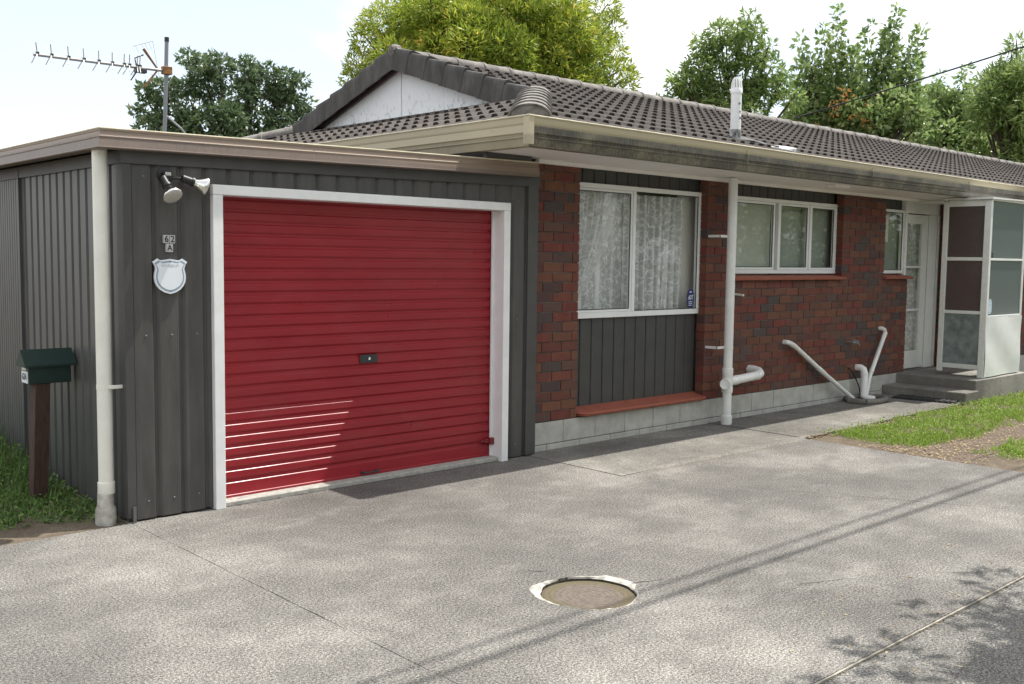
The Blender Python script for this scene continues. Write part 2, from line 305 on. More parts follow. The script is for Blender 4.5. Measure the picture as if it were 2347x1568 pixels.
# ------------------------------------------------------------------ mesh helpers
WL = {}          # world location of every parent
def wl(o): return WL.get(o.name, Vector((0, 0, 0)))
class MB:
    def __init__(s): s.v = []; s.f = []; s.a = []
    def add(s, vs, fs, rnd=None):
        n = len(s.v); s.v += [tuple(p) for p in vs]; s.f += [tuple(i + n for i in f) for f in fs]
        if rnd is not None: s.a += [rnd] * len(vs)
        return s
    def box(s, x0, x1, y0, y1, z0, z1):
        return s.add([(x0, y0, z0), (x1, y0, z0), (x1, y1, z0), (x0, y1, z0), (x0, y0, z1), (x1, y0, z1), (x1, y1, z1), (x0, y1, z1)],
                     [(0, 3, 2, 1), (4, 5, 6, 7), (0, 1, 5, 4), (1, 2, 6, 5), (2, 3, 7, 6), (3, 0, 4, 7)])
    def bbox(s, x0, x1, y0, y1, z0, z1, b=.004):
        """box with chamfered vertical and horizontal edges"""
        bm = bmesh.new(); bmesh.ops.create_cube(bm, size=1)
        for v in bm.verts: v.co = Vector(((x0 + x1) / 2 + v.co.x * (x1 - x0), (y0 + y1) / 2 + v.co.y * (y1 - y0), (z0 + z1) / 2 + v.co.z * (z1 - z0)))
        bmesh.ops.bevel(bm, geom=bm.edges[:], offset=b, segments=1, affect='EDGES')
        bm.verts.index_update(); s.add([v.co[:] for v in bm.verts], [[v.index for v in f.verts] for f in bm.faces]); bm.free(); return s
    def prism(s, pts, z0, z1):
        n = len(pts); vs = [(x, y, z0) for x, y in pts] + [(x, y, z1) for x, y in pts]
        return s.add(vs, [tuple(range(n))[::-1], tuple(range(n, 2 * n))] + [(i, (i + 1) % n, n + (i + 1) % n, n + i) for i in range(n)])
    def loft(s, rings, cap=True, closed=True):
        n = len(rings[0]); vs = [p for r in rings for p in r]; fs = []
        for j in range(len(rings) - 1):
            for i in range(n if closed else n - 1):
                k = (i + 1) % n; fs.append((j * n + i, j * n + k, (j + 1) * n + k, (j + 1) * n + i))
        if cap and closed: fs += [tuple(range(n))[::-1], tuple(range((len(rings) - 1) * n, len(rings) * n))]
        return s.add(vs, fs)
    def tube(s, pts, r, seg=12, cap=True):
        pts = [Vector(p) for p in pts]; rs = r if isinstance(r, (list, tuple)) else [r] * len(pts); rings = []
        prev = None
        for i, p in enumerate(pts):
            d = ((pts[min(i + 1, len(pts) - 1)] - pts[max(i - 1, 0)])).normalized()
            up = Vector((0, 0, 1)) if abs(d.z) < .9 else Vector((0, 1, 0))
            a = d.cross(up).normalized() if prev is None else (prev - d * prev.dot(d)).normalized()
            prev = a; b = d.cross(a)
            rings.append([p + (a * math.cos(t) + b * math.sin(t)) * rs[i] for t in [2 * math.pi * q / seg for q in range(seg)]])
        return s.loft(rings, cap)
    def lathe(s, o, axis, prof, seg=24):
        """prof: (along, radius)"""
        o = Vector(o); d = Vector(axis).normalized(); up = Vector((0, 0, 1)) if abs(d.z) < .9 else Vector((0, 1, 0)); a = d.cross(up).normalized(); b = d.cross(a)
        return s.loft([[o + d * h + (a * math.cos(t) + b * math.sin(t)) * r for t in [2 * math.pi * q / seg for q in range(seg)]] for h, r in prof])
    def build(s, name, m, parent=None, smooth=False, loc=None, props=None):
        me = bpy.data.meshes.new(name); v = np.array(s.v, dtype=float).reshape(-1, 3)
        o = Vector(loc) if loc is not None else Vector(((v[:, 0].min() + v[:, 0].max()) / 2, (v[:, 1].min() + v[:, 1].max()) / 2, v[:, 2].min()))
        v = v - np.array(o); me.from_pydata(v.tolist(), [], s.f)
        if s.a and len(s.a) == len(s.v):
            at = me.attributes.new('rnd', 'FLOAT', 'POINT'); at.data.foreach_set('value', np.array(s.a, dtype=np.float32))
        me.materials.append(M[m] if isinstance(m, str) else m); me.update()
        if smooth: smooth_mesh(me, smooth if not isinstance(smooth, bool) else 40)
        return link(name, me, o, parent, props)
def smooth_mesh(me, ang):
    me.polygons.foreach_set('use_smooth', [True] * len(me.polygons))
    bm = bmesh.new(); bm.from_mesh(me); a = math.radians(ang)
    for e in bm.edges:
        e.smooth = len(e.link_faces) == 2 and e.calc_face_angle(9) < a
    bm.to_mesh(me); bm.free()
def link(name, me, o, parent=None, props=None):
    ob = bpy.data.objects.new(name, me); COL.objects.link(ob); o = Vector(o)
    if parent: ob.parent = parent; ob.location = o - wl(parent)
    else: ob.location = o
    WL[ob.name] = o.copy()
    for kk, vv in (props or {}).items(): ob[kk] = vv
    return ob
def empty(name, loc, parent=None, **props): return link(name, None, loc, parent, props)
def thing(name, loc, label, cat, group=None, parent=None):
    p = dict(label=label, category=cat)
    if group: p['group'] = group
    return empty(name, loc, parent, **p)
def tagp(label, cat, group=None):
    p = dict(label=label, category=cat)
    if group: p['group'] = group
    return p
STRUCT = dict(kind='structure')
def text_mesh(txt, size, name, m, parent, loc, extrude=.0008, bold=0.0, rot=None, xs=1.0, shear=0):
    cu = bpy.data.curves.new('t', 'FONT'); cu.body = txt; cu.size = size; cu.extrude = extrude; cu.align_x = 'CENTER'; cu.align_y = 'CENTER'; cu.offset = bold; cu.shear = shear
    to = bpy.data.objects.new('t', cu); COL.objects.link(to); dg = bpy.context.evaluated_depsgraph_get(); dg.update()
    me = bpy.data.meshes.new_from_object(to.evaluated_get(dg)); bpy.data.objects.remove(to); bpy.data.curves.remove(cu)
    rot = rot or Matrix.Rotation(math.pi / 2, 4, 'X')
    me.transform(rot @ Matrix.Diagonal((xs, 1, 1, 1))); me.materials.clear(); me.materials.append(M[m]); me.name = name
    return link(name, me, loc, parent)

# ------------------------------------------------------------------ ground, driveway, path
MB().add([(-600, -600, -.06), (900, -600, -.06), (900, 900, -.06), (-600, 900, -.06)], [(0, 1, 2, 3)]).build('ground', 'soil', props=STRUCT)
MB().add([(8.46, -4, -.014), (60, -4, -.014), (60, 5.075, -.014), (8.46, 5.075, -.014)], [(0, 1, 2, 3)]).build('lawn_soil', 'soil', props=STRUCT)
def soil_patch():
    nx, ny = 40, 60; xs = np.linspace(-3, 2.47, nx); ys = np.linspace(6.075, 16, ny); mb = MB(); vs = []
    for j, y in enumerate(ys):
        for i, x in enumerate(xs):
            z = -.012 + min(.09, max(0, (y - 6.12)) * .04) + random.uniform(-.006, .012) * (1 if j else 0)
            vs.append((x, y + (random.uniform(-.012, .012) if j == 0 else 0), z))
    mb.add(vs, [(j * nx + i, j * nx + i + 1, (j + 1) * nx + i + 1, (j + 1) * nx + i) for j in range(ny - 1) for i in range(nx - 1)])
    mb.build('garden_soil', 'soil', smooth=80, props=STRUCT)
soil_patch()
drv = empty('driveway', (4, 4, 0), **STRUCT)
MB().box(-9, 2.459, 2.015, 6.06, -.05, -.004).box(2.46, 3.3, 2.015, 6.19, -.05, -.004).box(4.0, 8.46, 2.015, 6.21, -.05, -.004).box(3.301, 3.999, 2.015, 3.0, -.05, -.004).box(3.301, 3.999, 3.75, 6.21, -.05, -.005).build('joint_fill', 'jointfill', drv)
CX, CY = 3.662, 3.360
def wob(a, b, n, amp):
    a, b = Vector((*a, 0)), Vector((*b, 0)); d = (b - a); p = Vector((-d.y, d.x, 0)).normalized()
    return [((a + d * t + p * random.uniform(-amp, amp)).x, (a + d * t + p * random.uniform(-amp, amp)).y) for t in [i / n for i in range(n)]]
def slab(pts, hole=None, name='concrete_slab', z=0, m='concrete', parent=drv, th=.016):
    bm = bmesh.new(); loops = [pts] + ([hole] if hole else []); ed = []
    for lp in loops:
        vs = [bm.verts.new((x, y, z)) for x, y in lp]; ed += [bm.edges.new((vs[i], vs[(i + 1) % len(vs)])) for i in range(len(vs))]
    bmesh.ops.triangle_fill(bm, edges=ed, use_beauty=True)
    for f in bm.faces:
        f.normal_update()
        if f.normal.z < 0: f.normal_flip()
    ex = bmesh.ops.extrude_edge_only(bm, edges=[e for e in bm.edges if e.is_boundary])
    for v in [g for g in ex['geom'] if isinstance(g, bmesh.types.BMVert)]: v.co.z -= th
    bmesh.ops.recalc_face_normals(bm, faces=bm.faces[:])
    bm.verts.index_update(); mb = MB(); mb.add([v.co[:] for v in bm.verts], [[v.index for v in f.verts] for f in bm.faces]); bm.free()
    return mb.build(name, m, parent)
rj = [.256 + .012 * math.sin(3 * t + 1) + random.uniform(-.007, .007) + (.022 if 1.9 < (t % 6.283) < 3.3 else 0) + (.022 if -.3 < ((t + 3.14) % 6.283 - 3.14) < .45 else 0) for t in [2 * math.pi * i / 44 for i in range(44)]]
hole = [(CX + rj[i] * math.cos(2 * math.pi * i / 44), CY + rj[i] * math.sin(2 * math.pi * i / 44)) for i in range(44)]
slab(wob((-9, 2.024), (2.457, 2.024), 120, .003) + [(2.457, 2.024)] + wob((2.457, 2.03), (2.467, 6.07), 24, .002)[1:] + [(2.467, 6.07), (-9, 6.07)])
slab(wob((2.462, 2.024), (7.42, 2.024), 110, .003) + [(7.42, 2.024)] + wob((7.42, 2.03), (5.845, 5.05), 20, .006)[1:] + [(5.845, 5.05), (5.845, 6.2), (2.472, 6.2)] + wob((2.472, 6.2), (2.462, 2.03), 24, .003)[1:], hole)
slab(wob((7.427, 2.024), (8.45, 2.024), 30, .005) + [(8.45, 2.03), (8.45, 5.04), (5.852, 5.04)] + wob((5.852, 5.04), (7.427, 2.03), 20, .003)[1:])
pth = empty('path', (9, 5.6, 0), **STRUCT)
slab([(5.850, 5.046), (8.444, 5.044), (8.444, 6.2), (5.850, 6.2)], name='path_slab', z=.004, m='path', parent=pth)
slab([(8.452, 5.05)] + wob((8.452, 5.05), (12.4, 5.12), 30, .012)[1:] + [(12.4, 5.12), (12.4, 6.2), (8.452, 6.2)], name='path_slab', z=.008, m='path', parent=pth)
lp = MB(); n_ = 60; rows = []
for i in range(n_ + 1):
    t = i / n_; xx = 6.05 + t * 2.36; yc = 5.085 - .045 * t + random.uniform(-.003, .003); hh = .014 * min(1, t * 3 + .05)
    rows.append([(xx, yc - .055, .001), (xx, yc - .035, hh * .55), (xx, yc - .012, hh + .003), (xx, yc + .03, hh * .8 + .003), (xx, yc + .10, .0035)])
lp.loft(rows, closed=False); lp.build('slab_lip', 'path', pth, smooth=60)
MB().add([(-9, -8, -.012), (40, -8, -.012), (40, 2.012, -.012), (-9, 2.012, -.012)], [(0, 1, 2, 3)]).build('rough_lane', 'asphalt', props=STRUCT)
kb = MB()
for i in range(900):   # grit and crumbs of mortar along the slab edge
    x = random.uniform(1.5, 8.4); r = random.uniform(.002, .007); y = 2.018 + random.gauss(0, .008)
    kb.lathe((x, y, -.012), (random.uniform(-.3, .3), random.uniform(-.3, .3), 1), [(0, r), (r * .7, r * .8), (r * 1.0, r * .3)], 5)
kb.build('crumbled_joint', 'grit', drv, props=dict(kind='stuff'))
def crack(pts, w, m='ink'):
    mb = MB(); vs = []
    for i, (x, y) in enumerate(pts):
        ww = w * (.35 + .65 * math.sin(math.pi * (i + .5) / len(pts))) * random.uniform(.6, 1.3); vs += [(x - ww * .6, y - ww * .6, .0012), (x + ww * .6, y + ww * .6, .0012)]
    mb.add(vs, [(2 * i, 2 * i + 2, 2 * i + 3, 2 * i + 1) for i in range(len(pts) - 1)]); mb.build('crack', m, drv)
def jag(a, b, n, amp): return [(a[0] + (b[0] - a[0]) * i / n + random.uniform(-amp, amp), a[1] + (b[1] - a[1]) * i / n + random.uniform(-amp, amp)) for i in range(n + 1)]
crack(jag((3.62, 3.83), (3.74, 3.72), 6, .006), .003); crack(jag((3.92, 3.30), (4.10, 3.24), 6, .006), .004); crack(jag((4.55, 2.74), (4.86, 2.60), 9, .008), .0025)
crack(jag((4.86, 2.60), (4.95, 2.25), 7, .01), .0018); crack(jag((4.75, 4.6), (4.25, 3.85), 12, .015), .0025, 'jointfill'); crack(jag((5.3, 2.35), (5.5, 2.2), 6, .006), .002)
# manhole
man = thing('manhole_cover', (CX, CY, -.03), 'round brown manhole cover sunk in broken white cement in the driveway', 'manhole cover')
rim = MB(); N_ = 44
ri = [.240 + .003 * math.sin(5 * t) + random.uniform(-.003, .003) for t in range(N_)]
ang = [2 * math.pi * i / N_ for i in range(N_)]
rim.loft([[(CX + rj[i] * math.cos(ang[i]), CY + rj[i] * math.sin(ang[i]), -.0005) for i in range(N_)],
          [(CX + (rj[i] * .4 + ri[i] * .6) * math.cos(ang[i]), CY + (rj[i] * .4 + ri[i] * .6) * math.sin(ang[i]), -.004 + random.uniform(-.003, .003)) for i in range(N_)],
          [(CX + ri[i] * math.cos(ang[i]), CY + ri[i] * math.sin(ang[i]), -.012 + random.uniform(-.004, .002)) for i in range(N_)]], cap=False)
rim.build('cement_rim', 'rim', man)
rw = MB(); rw.loft([[(CX + (ri[i] - .0005) * math.cos(ang[i]), CY + (ri[i] - .0005) * math.sin(ang[i]), -.011) for i in range(N_)], [(CX + (ri[i] - .006) * math.cos(ang[i]), CY + (ri[i] - .006) * math.sin(ang[i]), -.07) for i in range(N_)]], cap=False)
rw.build('dirt_gap', 'rimdirt', man)
ld = MB(); rads = [0.0001] + [.012 + .0097 * i for i in range(24)]
ld.loft([[(CX + r * math.cos(t), CY + r * math.sin(t), -.022 + (.0015 if i % 3 == 1 else 0)) for t in [2 * math.pi * q / 48 for q in range(48)]] for i, r in enumerate(rads)], cap=False)
ld.build('lid', 'lid', man, smooth=60)

# ------------------------------------------------------------------ garage
gar = thing('garage', (4.2, 9, 0), 'charcoal ribbed steel garage with red roller door beside the brick house', 'garage')
D = 6.10
def rib_profile(a, b, pitch, crest, slope, depth, start, slope2=None):
    slope2 = slope2 or slope
    """list of (u, inset) : inset 0 on crest, depth in the pan"""
    pts = []; u = start - math.ceil((start - a) / pitch + 1) * pitch; raw = []
    while u < b + pitch:
        raw += [(u, 0), (u + crest, 0), (u + crest + slope, depth), (u + pitch - slope2, depth)]; u += pitch
    def val(x):
        for (p, q), (r, t) in zip(raw, raw[1:]):
            if p <= x <= r: return q + (t - q) * ((x - p) / (r - p) if r > p else 0)
        return 0
    return [(a, val(a))] + [p for p in raw if a < p[0] < b] + [(b, val(b))]
def sheet(prof, to3, z0, z1, mb, zf=None):
    vs = [to3(u, i, z0) for u, i in prof] + [to3(u, i, zf(u) if zf else z1) for u, i in prof]; n = len(prof)
    mb.add(vs, [(i, i + 1, n + i + 1, n + i) for i in range(n - 1)])
SL = .0155
fz = lambda x: 2.24 + SL * (x - 2.46)
fr3 = lambda u, i, z: (u, 6.083 + i, z)
mb = MB(); pr = lambda a, b: rib_profile(a, b, .1655, .116, .015, .020, 2.512, .022)
sheet(pr(2.47, 3.03), fr3, .012, 2.3, mb, fz); sheet(pr(5.57, 5.925), fr3, .012, 2.3, mb, fz); sheet(pr(3.03, 5.57), fr3, 2.06, 2.3, mb, fz)
mb.build('front_wall', 'clad', gar)
mb = MB(); sd3 = lambda u, i, z: (2.462 + i, u, z)
sheet(rib_profile(6.09, 7.95, .1325, .088, .010, .016, 6.17), sd3, .01, 2.25, mb)
mb.build('side_wall', 'cladside', gar)
mb = MB(); sheet(rib_profile(7.955, 13, .052, .034, .005, .004, 7.96), lambda u, i, z: (2.456 + i, u, z), .01, 2.25, mb); mb.box(2.44, 2.475, 7.945, 7.957, .01, 2.25)
mb.build('side_wall', 'cladside', gar)
MB().box(2.52, 2.54, 6.2, 13, 0, 2.3).box(2.52, 6.0, 12.98, 13, 0, 2.3).box(5.9, 5.94, 6.17, 13, 0, 2.3).build('inner_wall', 'room', gar)
# corner flashing
mb = MB(); mb.loft([[(2.452, 6.17, z), (2.452, 6.073, z), (2.505, 6.073, z), (2.505, 6.079, z), (2.458, 6.079, z), (2.458, 6.17, z)] for z in (.03, 2.22)]); mb.build('corner_flashing', 'flash', gar)
mb = MB(); mb.loft([[(2.476, 6.055, z), (2.500, 6.066, z), (2.500, 6.071, z), (2.476, 6.068, z)] for z in (.0, .10)]); mb.build('bent_flashing_strip', 'cladside', gar)
MB().bbox(5.80, 5.915, 6.066, 6.082, .012, 2.262, .003).build('end_flashing', 'flash', gar)
# fascia (tilted with the roof) and gutters
def extr_x(mb, prof, x0, x1, z0f, mitre=0, end=0):
    """prof: (o, dz) o = out toward camera(-y)"""
    mb.loft([[(x0 + mitre * p[0] * -1, p[0] * -1, p[1] + z0f(x0)) for p in prof], [(x1, p[0] * -1, p[1] + z0f(x1)) for p in prof]])
GY = 6.012
gz = lambda x: 2.262 + SL * (x - 2.30)
mb = MB()
mb.loft([[(x, 6.064, gz(x) - .075), (x, 6.064, gz(x) + .02), (x, 6.10, gz(x) + .02), (x, 6.10, gz(x) - .075)] for x in (2.44, 5.93)]); mb.build('fascia', 'flash', gar)
MB().loft([[(2.444, y, 2.19), (2.444, y, 2.27), (2.48, y, 2.27), (2.48, y, 2.19)] for y in (6.1, 13)]).build('fascia', 'flash', gar)
gp = [(0, .113), (-.010, .116), (-.012, .05), (-.055, .05), (-.055, .118), (-.062, .118), (-.062, 0), (.006, 0), (.012, .006), (.010, .012), (.003, .060), (.006, .064), (.006, .070), (.001, .074), (-.003, .098), (0, .102)]
GX = 2.372
mb = MB(); mb.loft([[(GX - .072 - o, GY - o, d + gz(2.3)) for o, d in gp], [(5.86, GY - o, d + gz(5.86)) for o, d in gp]]); g1 = mb.build('gutter', 'gutter_garage', gar)
mb = MB(); mb.loft([[(GX - .072 - o, GY - o, d + gz(2.3)) for o, d in gp], [(GX - .072 - o, 13, d + gz(2.3)) for o, d in gp]][::-1]); mb.build('gutter', 'gutter_garage', gar)
mb = MB(); mb.tube([(2.30, GY + .002, gz(2.3) + .116), (5.86, GY + .002, gz(5.86) + .116)], .0055, 8); mb.tube([(2.30, GY + .002, gz(2.3) + .116), (2.30, 13, gz(2.3) + .116)], .0055, 8); mb.build('gutter_bead', 'gutter_edge', gar)
for x in (3.72, 4.62, 5.02): MB().add([(x, GY - .001, gz(x) + .04), (x + .012, GY - .004, gz(x) + .03), (x + .022, GY - .003, gz(x) + .062), (x + .014, GY - .001, gz(x) + .085)], [(0, 1, 2, 3)]).build('gutter_clip', 'ink', gar)
MB().loft([[(2.306, 6.05, gz(2.3) + .02), (2.306, 13, gz(2.3) + .02)][::1] + [(2.306, 13, gz(2.3) + .03), (2.306, 6.05, gz(2.3) + .03)], [(5.95, 6.05, gz(5.95) + .03), (5.95, 13, gz(5.95) + .03), (5.95, 13, gz(5.95) + .04), (5.95, 6.05, gz(5.95) + .04)]]).build('roof', 'cladside', gar)
# door frame
fr = MB(); fr.bbox(3.016, 3.086, 6.045, 6.26, .0, 2.031, .003); fr.build('frame_jamb', 'white', gar)
MB().bbox(5.517, 5.585, 6.045, 6.26, -.004, 2.031, .003).build('frame_jamb', 'white', gar)
MB().bbox(3.016, 5.585, 6.043, 6.26, 2.032, 2.095, .003).build('frame_head', 'white', gar)
MB().bbox(3.087, 5.516, 6.085, 6.30, -.02, .031, .006).build('door_sill', 'sillconc', gar)
ck = MB(); pts = []
for i in range(81): x = 3.1 + i * .03; pts.append((x, 6.083, .0015)); pts.append((x, 6.083 - max(.002, random.gauss(.009, .006)), .0015))
ck.add(pts, [(2 * i, 2 * i + 1, 2 * i + 3, 2 * i + 2) for i in range(80)]); ck.build('sill_crack', 'tar', gar)
# roller door: corrugated curtain
rd = empty('roller_door', (4.3, 6.19, .03), gar); DY = -.032
prof = [(6.222, .032), (6.218, .036), (6.218, .046), (6.222, .050), (6.222, .1255)]
z = .1255; P_ = .0783
for i in range(26):
    zz = z + i * P_
    if zz + P_ > 2.13: break
    prof += [(6.2225, zz + .0015), (6.2325, zz + .0100), (6.2332, zz + .0220), (6.2233, zz + .0360), (6.222, zz + .039), (6.222, zz + P_ - .0005)]
nq = len(prof); mb = MB()
for xa, xb in ((3.07, 5.53),):
    mb.add([(xa, y + DY, z) for y, z in prof] + [(xb, y + DY, z) for y, z in prof], [(i, i + nq, i + nq + 1, i + 1) for i in range(nq - 1)])
mb.build('curtain', 'red', rd)
MB().bbox(5.498, 5.516, 6.164, 6.184, .031, 2.03, .002).build('guide_channel', 'white', gar)
MB().bbox(3.09, 5.51, 6.182, 6.200, .030, .050, .003).build('bottom_rail', 'red', rd)
lk = MB().bbox(4.225, 4.380, 6.176, 6.190, .870, .932, .004).build('lock_plate', 'dark', rd)
MB().lathe((4.303, 6.177, .903), (0, -1, 0), [(0, .011), (.005, .011), (.006, .008), (.004, .003)], 16).build('lock_barrel', 'chrome', rd)
MB().bbox(4.236, 4.266, 6.173, 6.188, .047, .068, .003).bbox(4.366, 4.396, 6.173, 6.188, .047, .068, .003).tube([(4.25, 6.173, .058), (4.275, 6.156, .058), (4.36, 6.156, .058), (4.382, 6.173, .058)], .006, 8).build('lift_handle', 'dark', rd)
MB().bbox(5.40, 5.60, 6.164, 6.180, .150, .166, .003).bbox(5.44, 5.50, 6.160, 6.190, .142, .174, .003).bbox(5.475, 5.516, 6.138, 6.168, .13, .185, .003).build('slide_bolt', 'redmetal', rd)
for x in [2.585 + .1655 * i for i in range(3)] + [5.70]:
    for z in (.12, 1.15, 2.12):
        MB().lathe((x, 6.082, z), (0, -1, 0), [(0, .006), (.003, .006), (.005, .003)], 8).build('wall_screw', 'greysteel', gar)
# garage downpipe
dp = empty('downpipe', (2.363, 6.184, 0), gar)
MB().lathe((2.363, 6.184, .19), (0, 0, 1), [(0, .0445), (2.10, .0445)], 24).build('pipe', 'pvccream', dp, smooth=True)
MB().lathe((2.363, 6.184, .185), (0, 0, 1), [(0, .049), (.003, .0505), (.070, .0505), (.072, .047)], 24).build('collar', 'pvccream', dp, smooth=True)
MB().lathe((2.357, 6.184, -.03), (0, 0, 1), [(0, .062), (.105, .062), (.125, .058), (.14, .049), (.22, .047)], 24).build('base_socket', 'pvcdirty', dp, smooth=True)
MB().lathe((2.363, 6.184, .83), (0, 0, 1), [(0, .0465), (.025, .0465)], 24).bbox(2.37, 2.462, 6.125, 6.139, .831, .854, .003).build('strap', 'pvccream', dp, smooth=True)

# ------------------------------------------------------------------ house
hse = thing('house', (14, 9, 0), 'single storey brick house with dark tiled roof and white joinery', 'house')
YB = 6.15; ZS = 2.478; ZB = .25
# brickwork: intervals present at height z
def intervals(z):
    iv = [(5.935, 6.50)]
    if z < 1.46:
        iv += [(8.35, 12.645)]
    else:
        iv += [(8.35, 8.80), (10.985, 12.01)]
    iv += [(13.66, 26.0)]
    return iv
bw = empty('brick_wall', (9, 6.2, ZB), hse)
core = MB()
for a, b, z0, z1 in ((5.935, 6.494, ZB, ZS), (8.356, 12.639, ZB, 1.455), (8.356, 8.794, 1.455, ZS), (10.991, 12.004, 1.455, ZS), (13.666, 26, ZB, ZS)):
    core.box(a + .004, b - .002, YB + .009, YB + .102, z0, z1)
core.build('mortar', 'mortar', bw)
NC = 26; CH = (ZS - ZB) / NC; BL, JT = .2345, .008
bm_ = bmesh.new(); bmesh.ops.create_cube(bm_, size=1)
for v in bm_.verts: v.co = Vector((v.co.x * BL, v.co.y * .1 + .05, v.co.z * (CH - .008) + (CH - .008) / 2))
bmesh.ops.bevel(bm_, geom=[e for e in bm_.edges if all(v.co.y < .01 for v in e.verts)], offset=.003, segments=1, affect='EDGES')
bme = bpy.data.meshes.new('brick'); bm_.to_mesh(bme); bm_.free(); bme.materials.append(M['brick'])
bricks = []
for i in range(NC):
    z = ZB + i * CH + .006; zc = z + CH / 2; off = (.0 if i % 2 else .1212) + random.uniform(-.006, .006)
    for (a, b) in intervals(zc):
        x = a - ((a + off) % (BL + JT))
        row = []
        while x < b - .001:
            row.append([max(x, a), min(x + BL, b)]); x += BL + JT
        row = [q for q in row if q[1] > q[0]]
        if len(row) > 1 and row[0][1] - row[0][0] < .055: row[1][0] = row[0][0]; row.pop(0)
        if len(row) > 1 and row[-1][1] - row[-1][0] < .055: row[-2][1] = row[-1][1]; row.pop()
        row[0][0] = a; row[-1][1] = b
        bricks += [(q[0], q[1], z, random.uniform(-.0022, .0022)) for q in row]
def seen(b):
    x0, x1, z, j = b
    if x0 < 13.6: return True
    return x0 < 14.3 or 14.9 < x0 < 18
bricks.sort(key=lambda b: (not (b[0] < 13.6), (b[0] - 0) ** 2 + 36))
jb = MB(); bv = [v.co.copy() for v in bme.vertices]; bf = [tuple(p.vertices) for p in bme.polygons]
for n, (x0, x1, z, j) in enumerate(bricks):
    s = (x1 - x0) / BL
    if n < 300:
        ob = link('brick', bme, ((x0 + x1) / 2, YB + j, z), bw); ob.scale.x = s
    else:
        jb.add([((x0 + x1) / 2 + v.x * s, YB + j + v.y, z + v.z) for v in bv], bf, random.random())
jb.build('brickwork', 'brick', bw, props=dict(kind='stuff'))
# block base
bb = empty('block_base', (9, 6.2, 0), hse)
MB().box(5.93, 26, YB + .012, YB + .09, -.03, ZB + .002).build('joint_backing', 'blockjoint', bb)
x = 5.93; n = 0
for row, (z0, z1, off, topy) in enumerate(((-.04, .052, .20, 0), (.058, .248, 0, 0))):
    x = 5.93 - off
    while x < 16:
        a, b = max(5.935, x), x + .407
        if b - a > .05:
            MB().bbox(a, b, YB + .002 + random.uniform(-.002, .002), YB + .088, z0, z1, .004).build('concrete_block', 'block', bb)
        x += .412
MB().box(16, 26, YB, YB + .09, -.04, ZB).build('far_base', 'block', bb)
# recessed boards: below window 1, above windows
for (a, b, z0, z1, nm) in ((6.502, 8.348, .30, 1.12, 'board_panel'), (6.502, 8.348, 2.30, ZS, 'board_panel'), (8.802, 10.983, 2.30, ZS, 'board_panel'), (12.012, 12.66, 2.30, ZS, 'board_panel')):
    pan = empty(nm, ((a + b) / 2, 6.27, z0), hse)
    MB().box(a, b, 6.286, 6.30, z0, z1).build('panel_backing', 'seal', pan)
    nb = round((b - a) / .157); wd = (b - a) / nb
    for i in range(nb):
        xa = a + i * wd
        MB().loft([[(xa + .003, 6.285, zz), (xa + .003, 6.276, zz), (xa + .009, 6.270, zz), (xa + wd - .012, 6.270, zz), (xa + wd - .004, 6.278, zz), (xa + wd - .004, 6.285, zz)][::-1] for zz in (z0, z1)]).build('board', 'board', pan)
# terracotta sills
def sill(a, b, z, y0, y1, drop, cut=(0, 0)):
    e = empty('sill', ((a + b) / 2, y0, z - drop), hse); n = max(2, round((b - a) / .152)); wdt = (b - a) / n
    for i in range(n):
        xa, xb = a + i * wdt + .001, a + (i + 1) * wdt - .001; ca = cut[0] if i == 0 else 0; cb = cut[1] if i == n - 1 else 0
        # flat back, sloping nose
        MB().add([(xa, y1, z), (xb, y1, z), (xb, y0 + .01 + cb, z - drop + .018), (xa, y0 + .01 + ca, z - drop + .018), (xb - (cb > 0) * .05, y0, z - drop + .008), (xa + (ca > 0) * .05, y0, z - drop + .008),
                  (xb - (cb > 0) * .05, y0 + .006, z - drop - .010), (xa + (ca > 0) * .05, y0 + .006, z - drop - .010), (xb, y1, z - drop - .012), (xa, y1, z - drop - .012)],
                 [(0, 3, 2, 1), (3, 5, 4, 2), (5, 7, 6, 4), (7, 9, 8, 6), (0, 9, 7, 5, 3), (1, 2, 4, 6, 8), (0, 1, 8, 9)]).build('sill_tile', 'terracotta', e)
sill(6.505, 8.38, .327, 6.095, 6.272, .055, (.04, .03))
sill(8.79, 11.02, 1.508, 6.095, 6.262, .042)
sill(11.99, 12.70, 1.508, 6.095, 6.262, .042)

# windows
YW = 6.235
def frame_rect(mb, x0, x1, z0, z1, t, y0=None, y1=None, tb=None):
    y0 = YW if y0 is None else y0; y1 = y0 + .05 if y1 is None else y1; tb = tb or t
    mb.bbox(x0, x0 + t, y0, y1, z0 + tb, z1 - t, .003); mb.bbox(x1 - t, x1, y0, y1, z0 + tb, z1 - t, .003)
    mb.bbox(x0, x1, y0 - .001, y1, z1 - t, z1, .003); mb.bbox(x0, x1, y0 - .001, y1, z0, z0 + tb, .003)
def pane(x0, x1, z0, z1, y, parent, m='glass', name='pane'):
    return MB().box(x0, x1, y, y + .004, z0, z1).build(name, m, parent)
def gasket(x0, x1, z0, z1, y, parent):
    g = MB(); t = .007
    g.box(x0, x0 + t, y, y + .006, z0, z1).box(x1 - t, x1, y, y + .006, z0, z1).box(x0 + t, x1 - t, y, y + .006, z1 - t, z1).box(x0 + t, x1 - t, y, y + .006, z0, z0 + t); g.build('gasket', 'seal', parent)
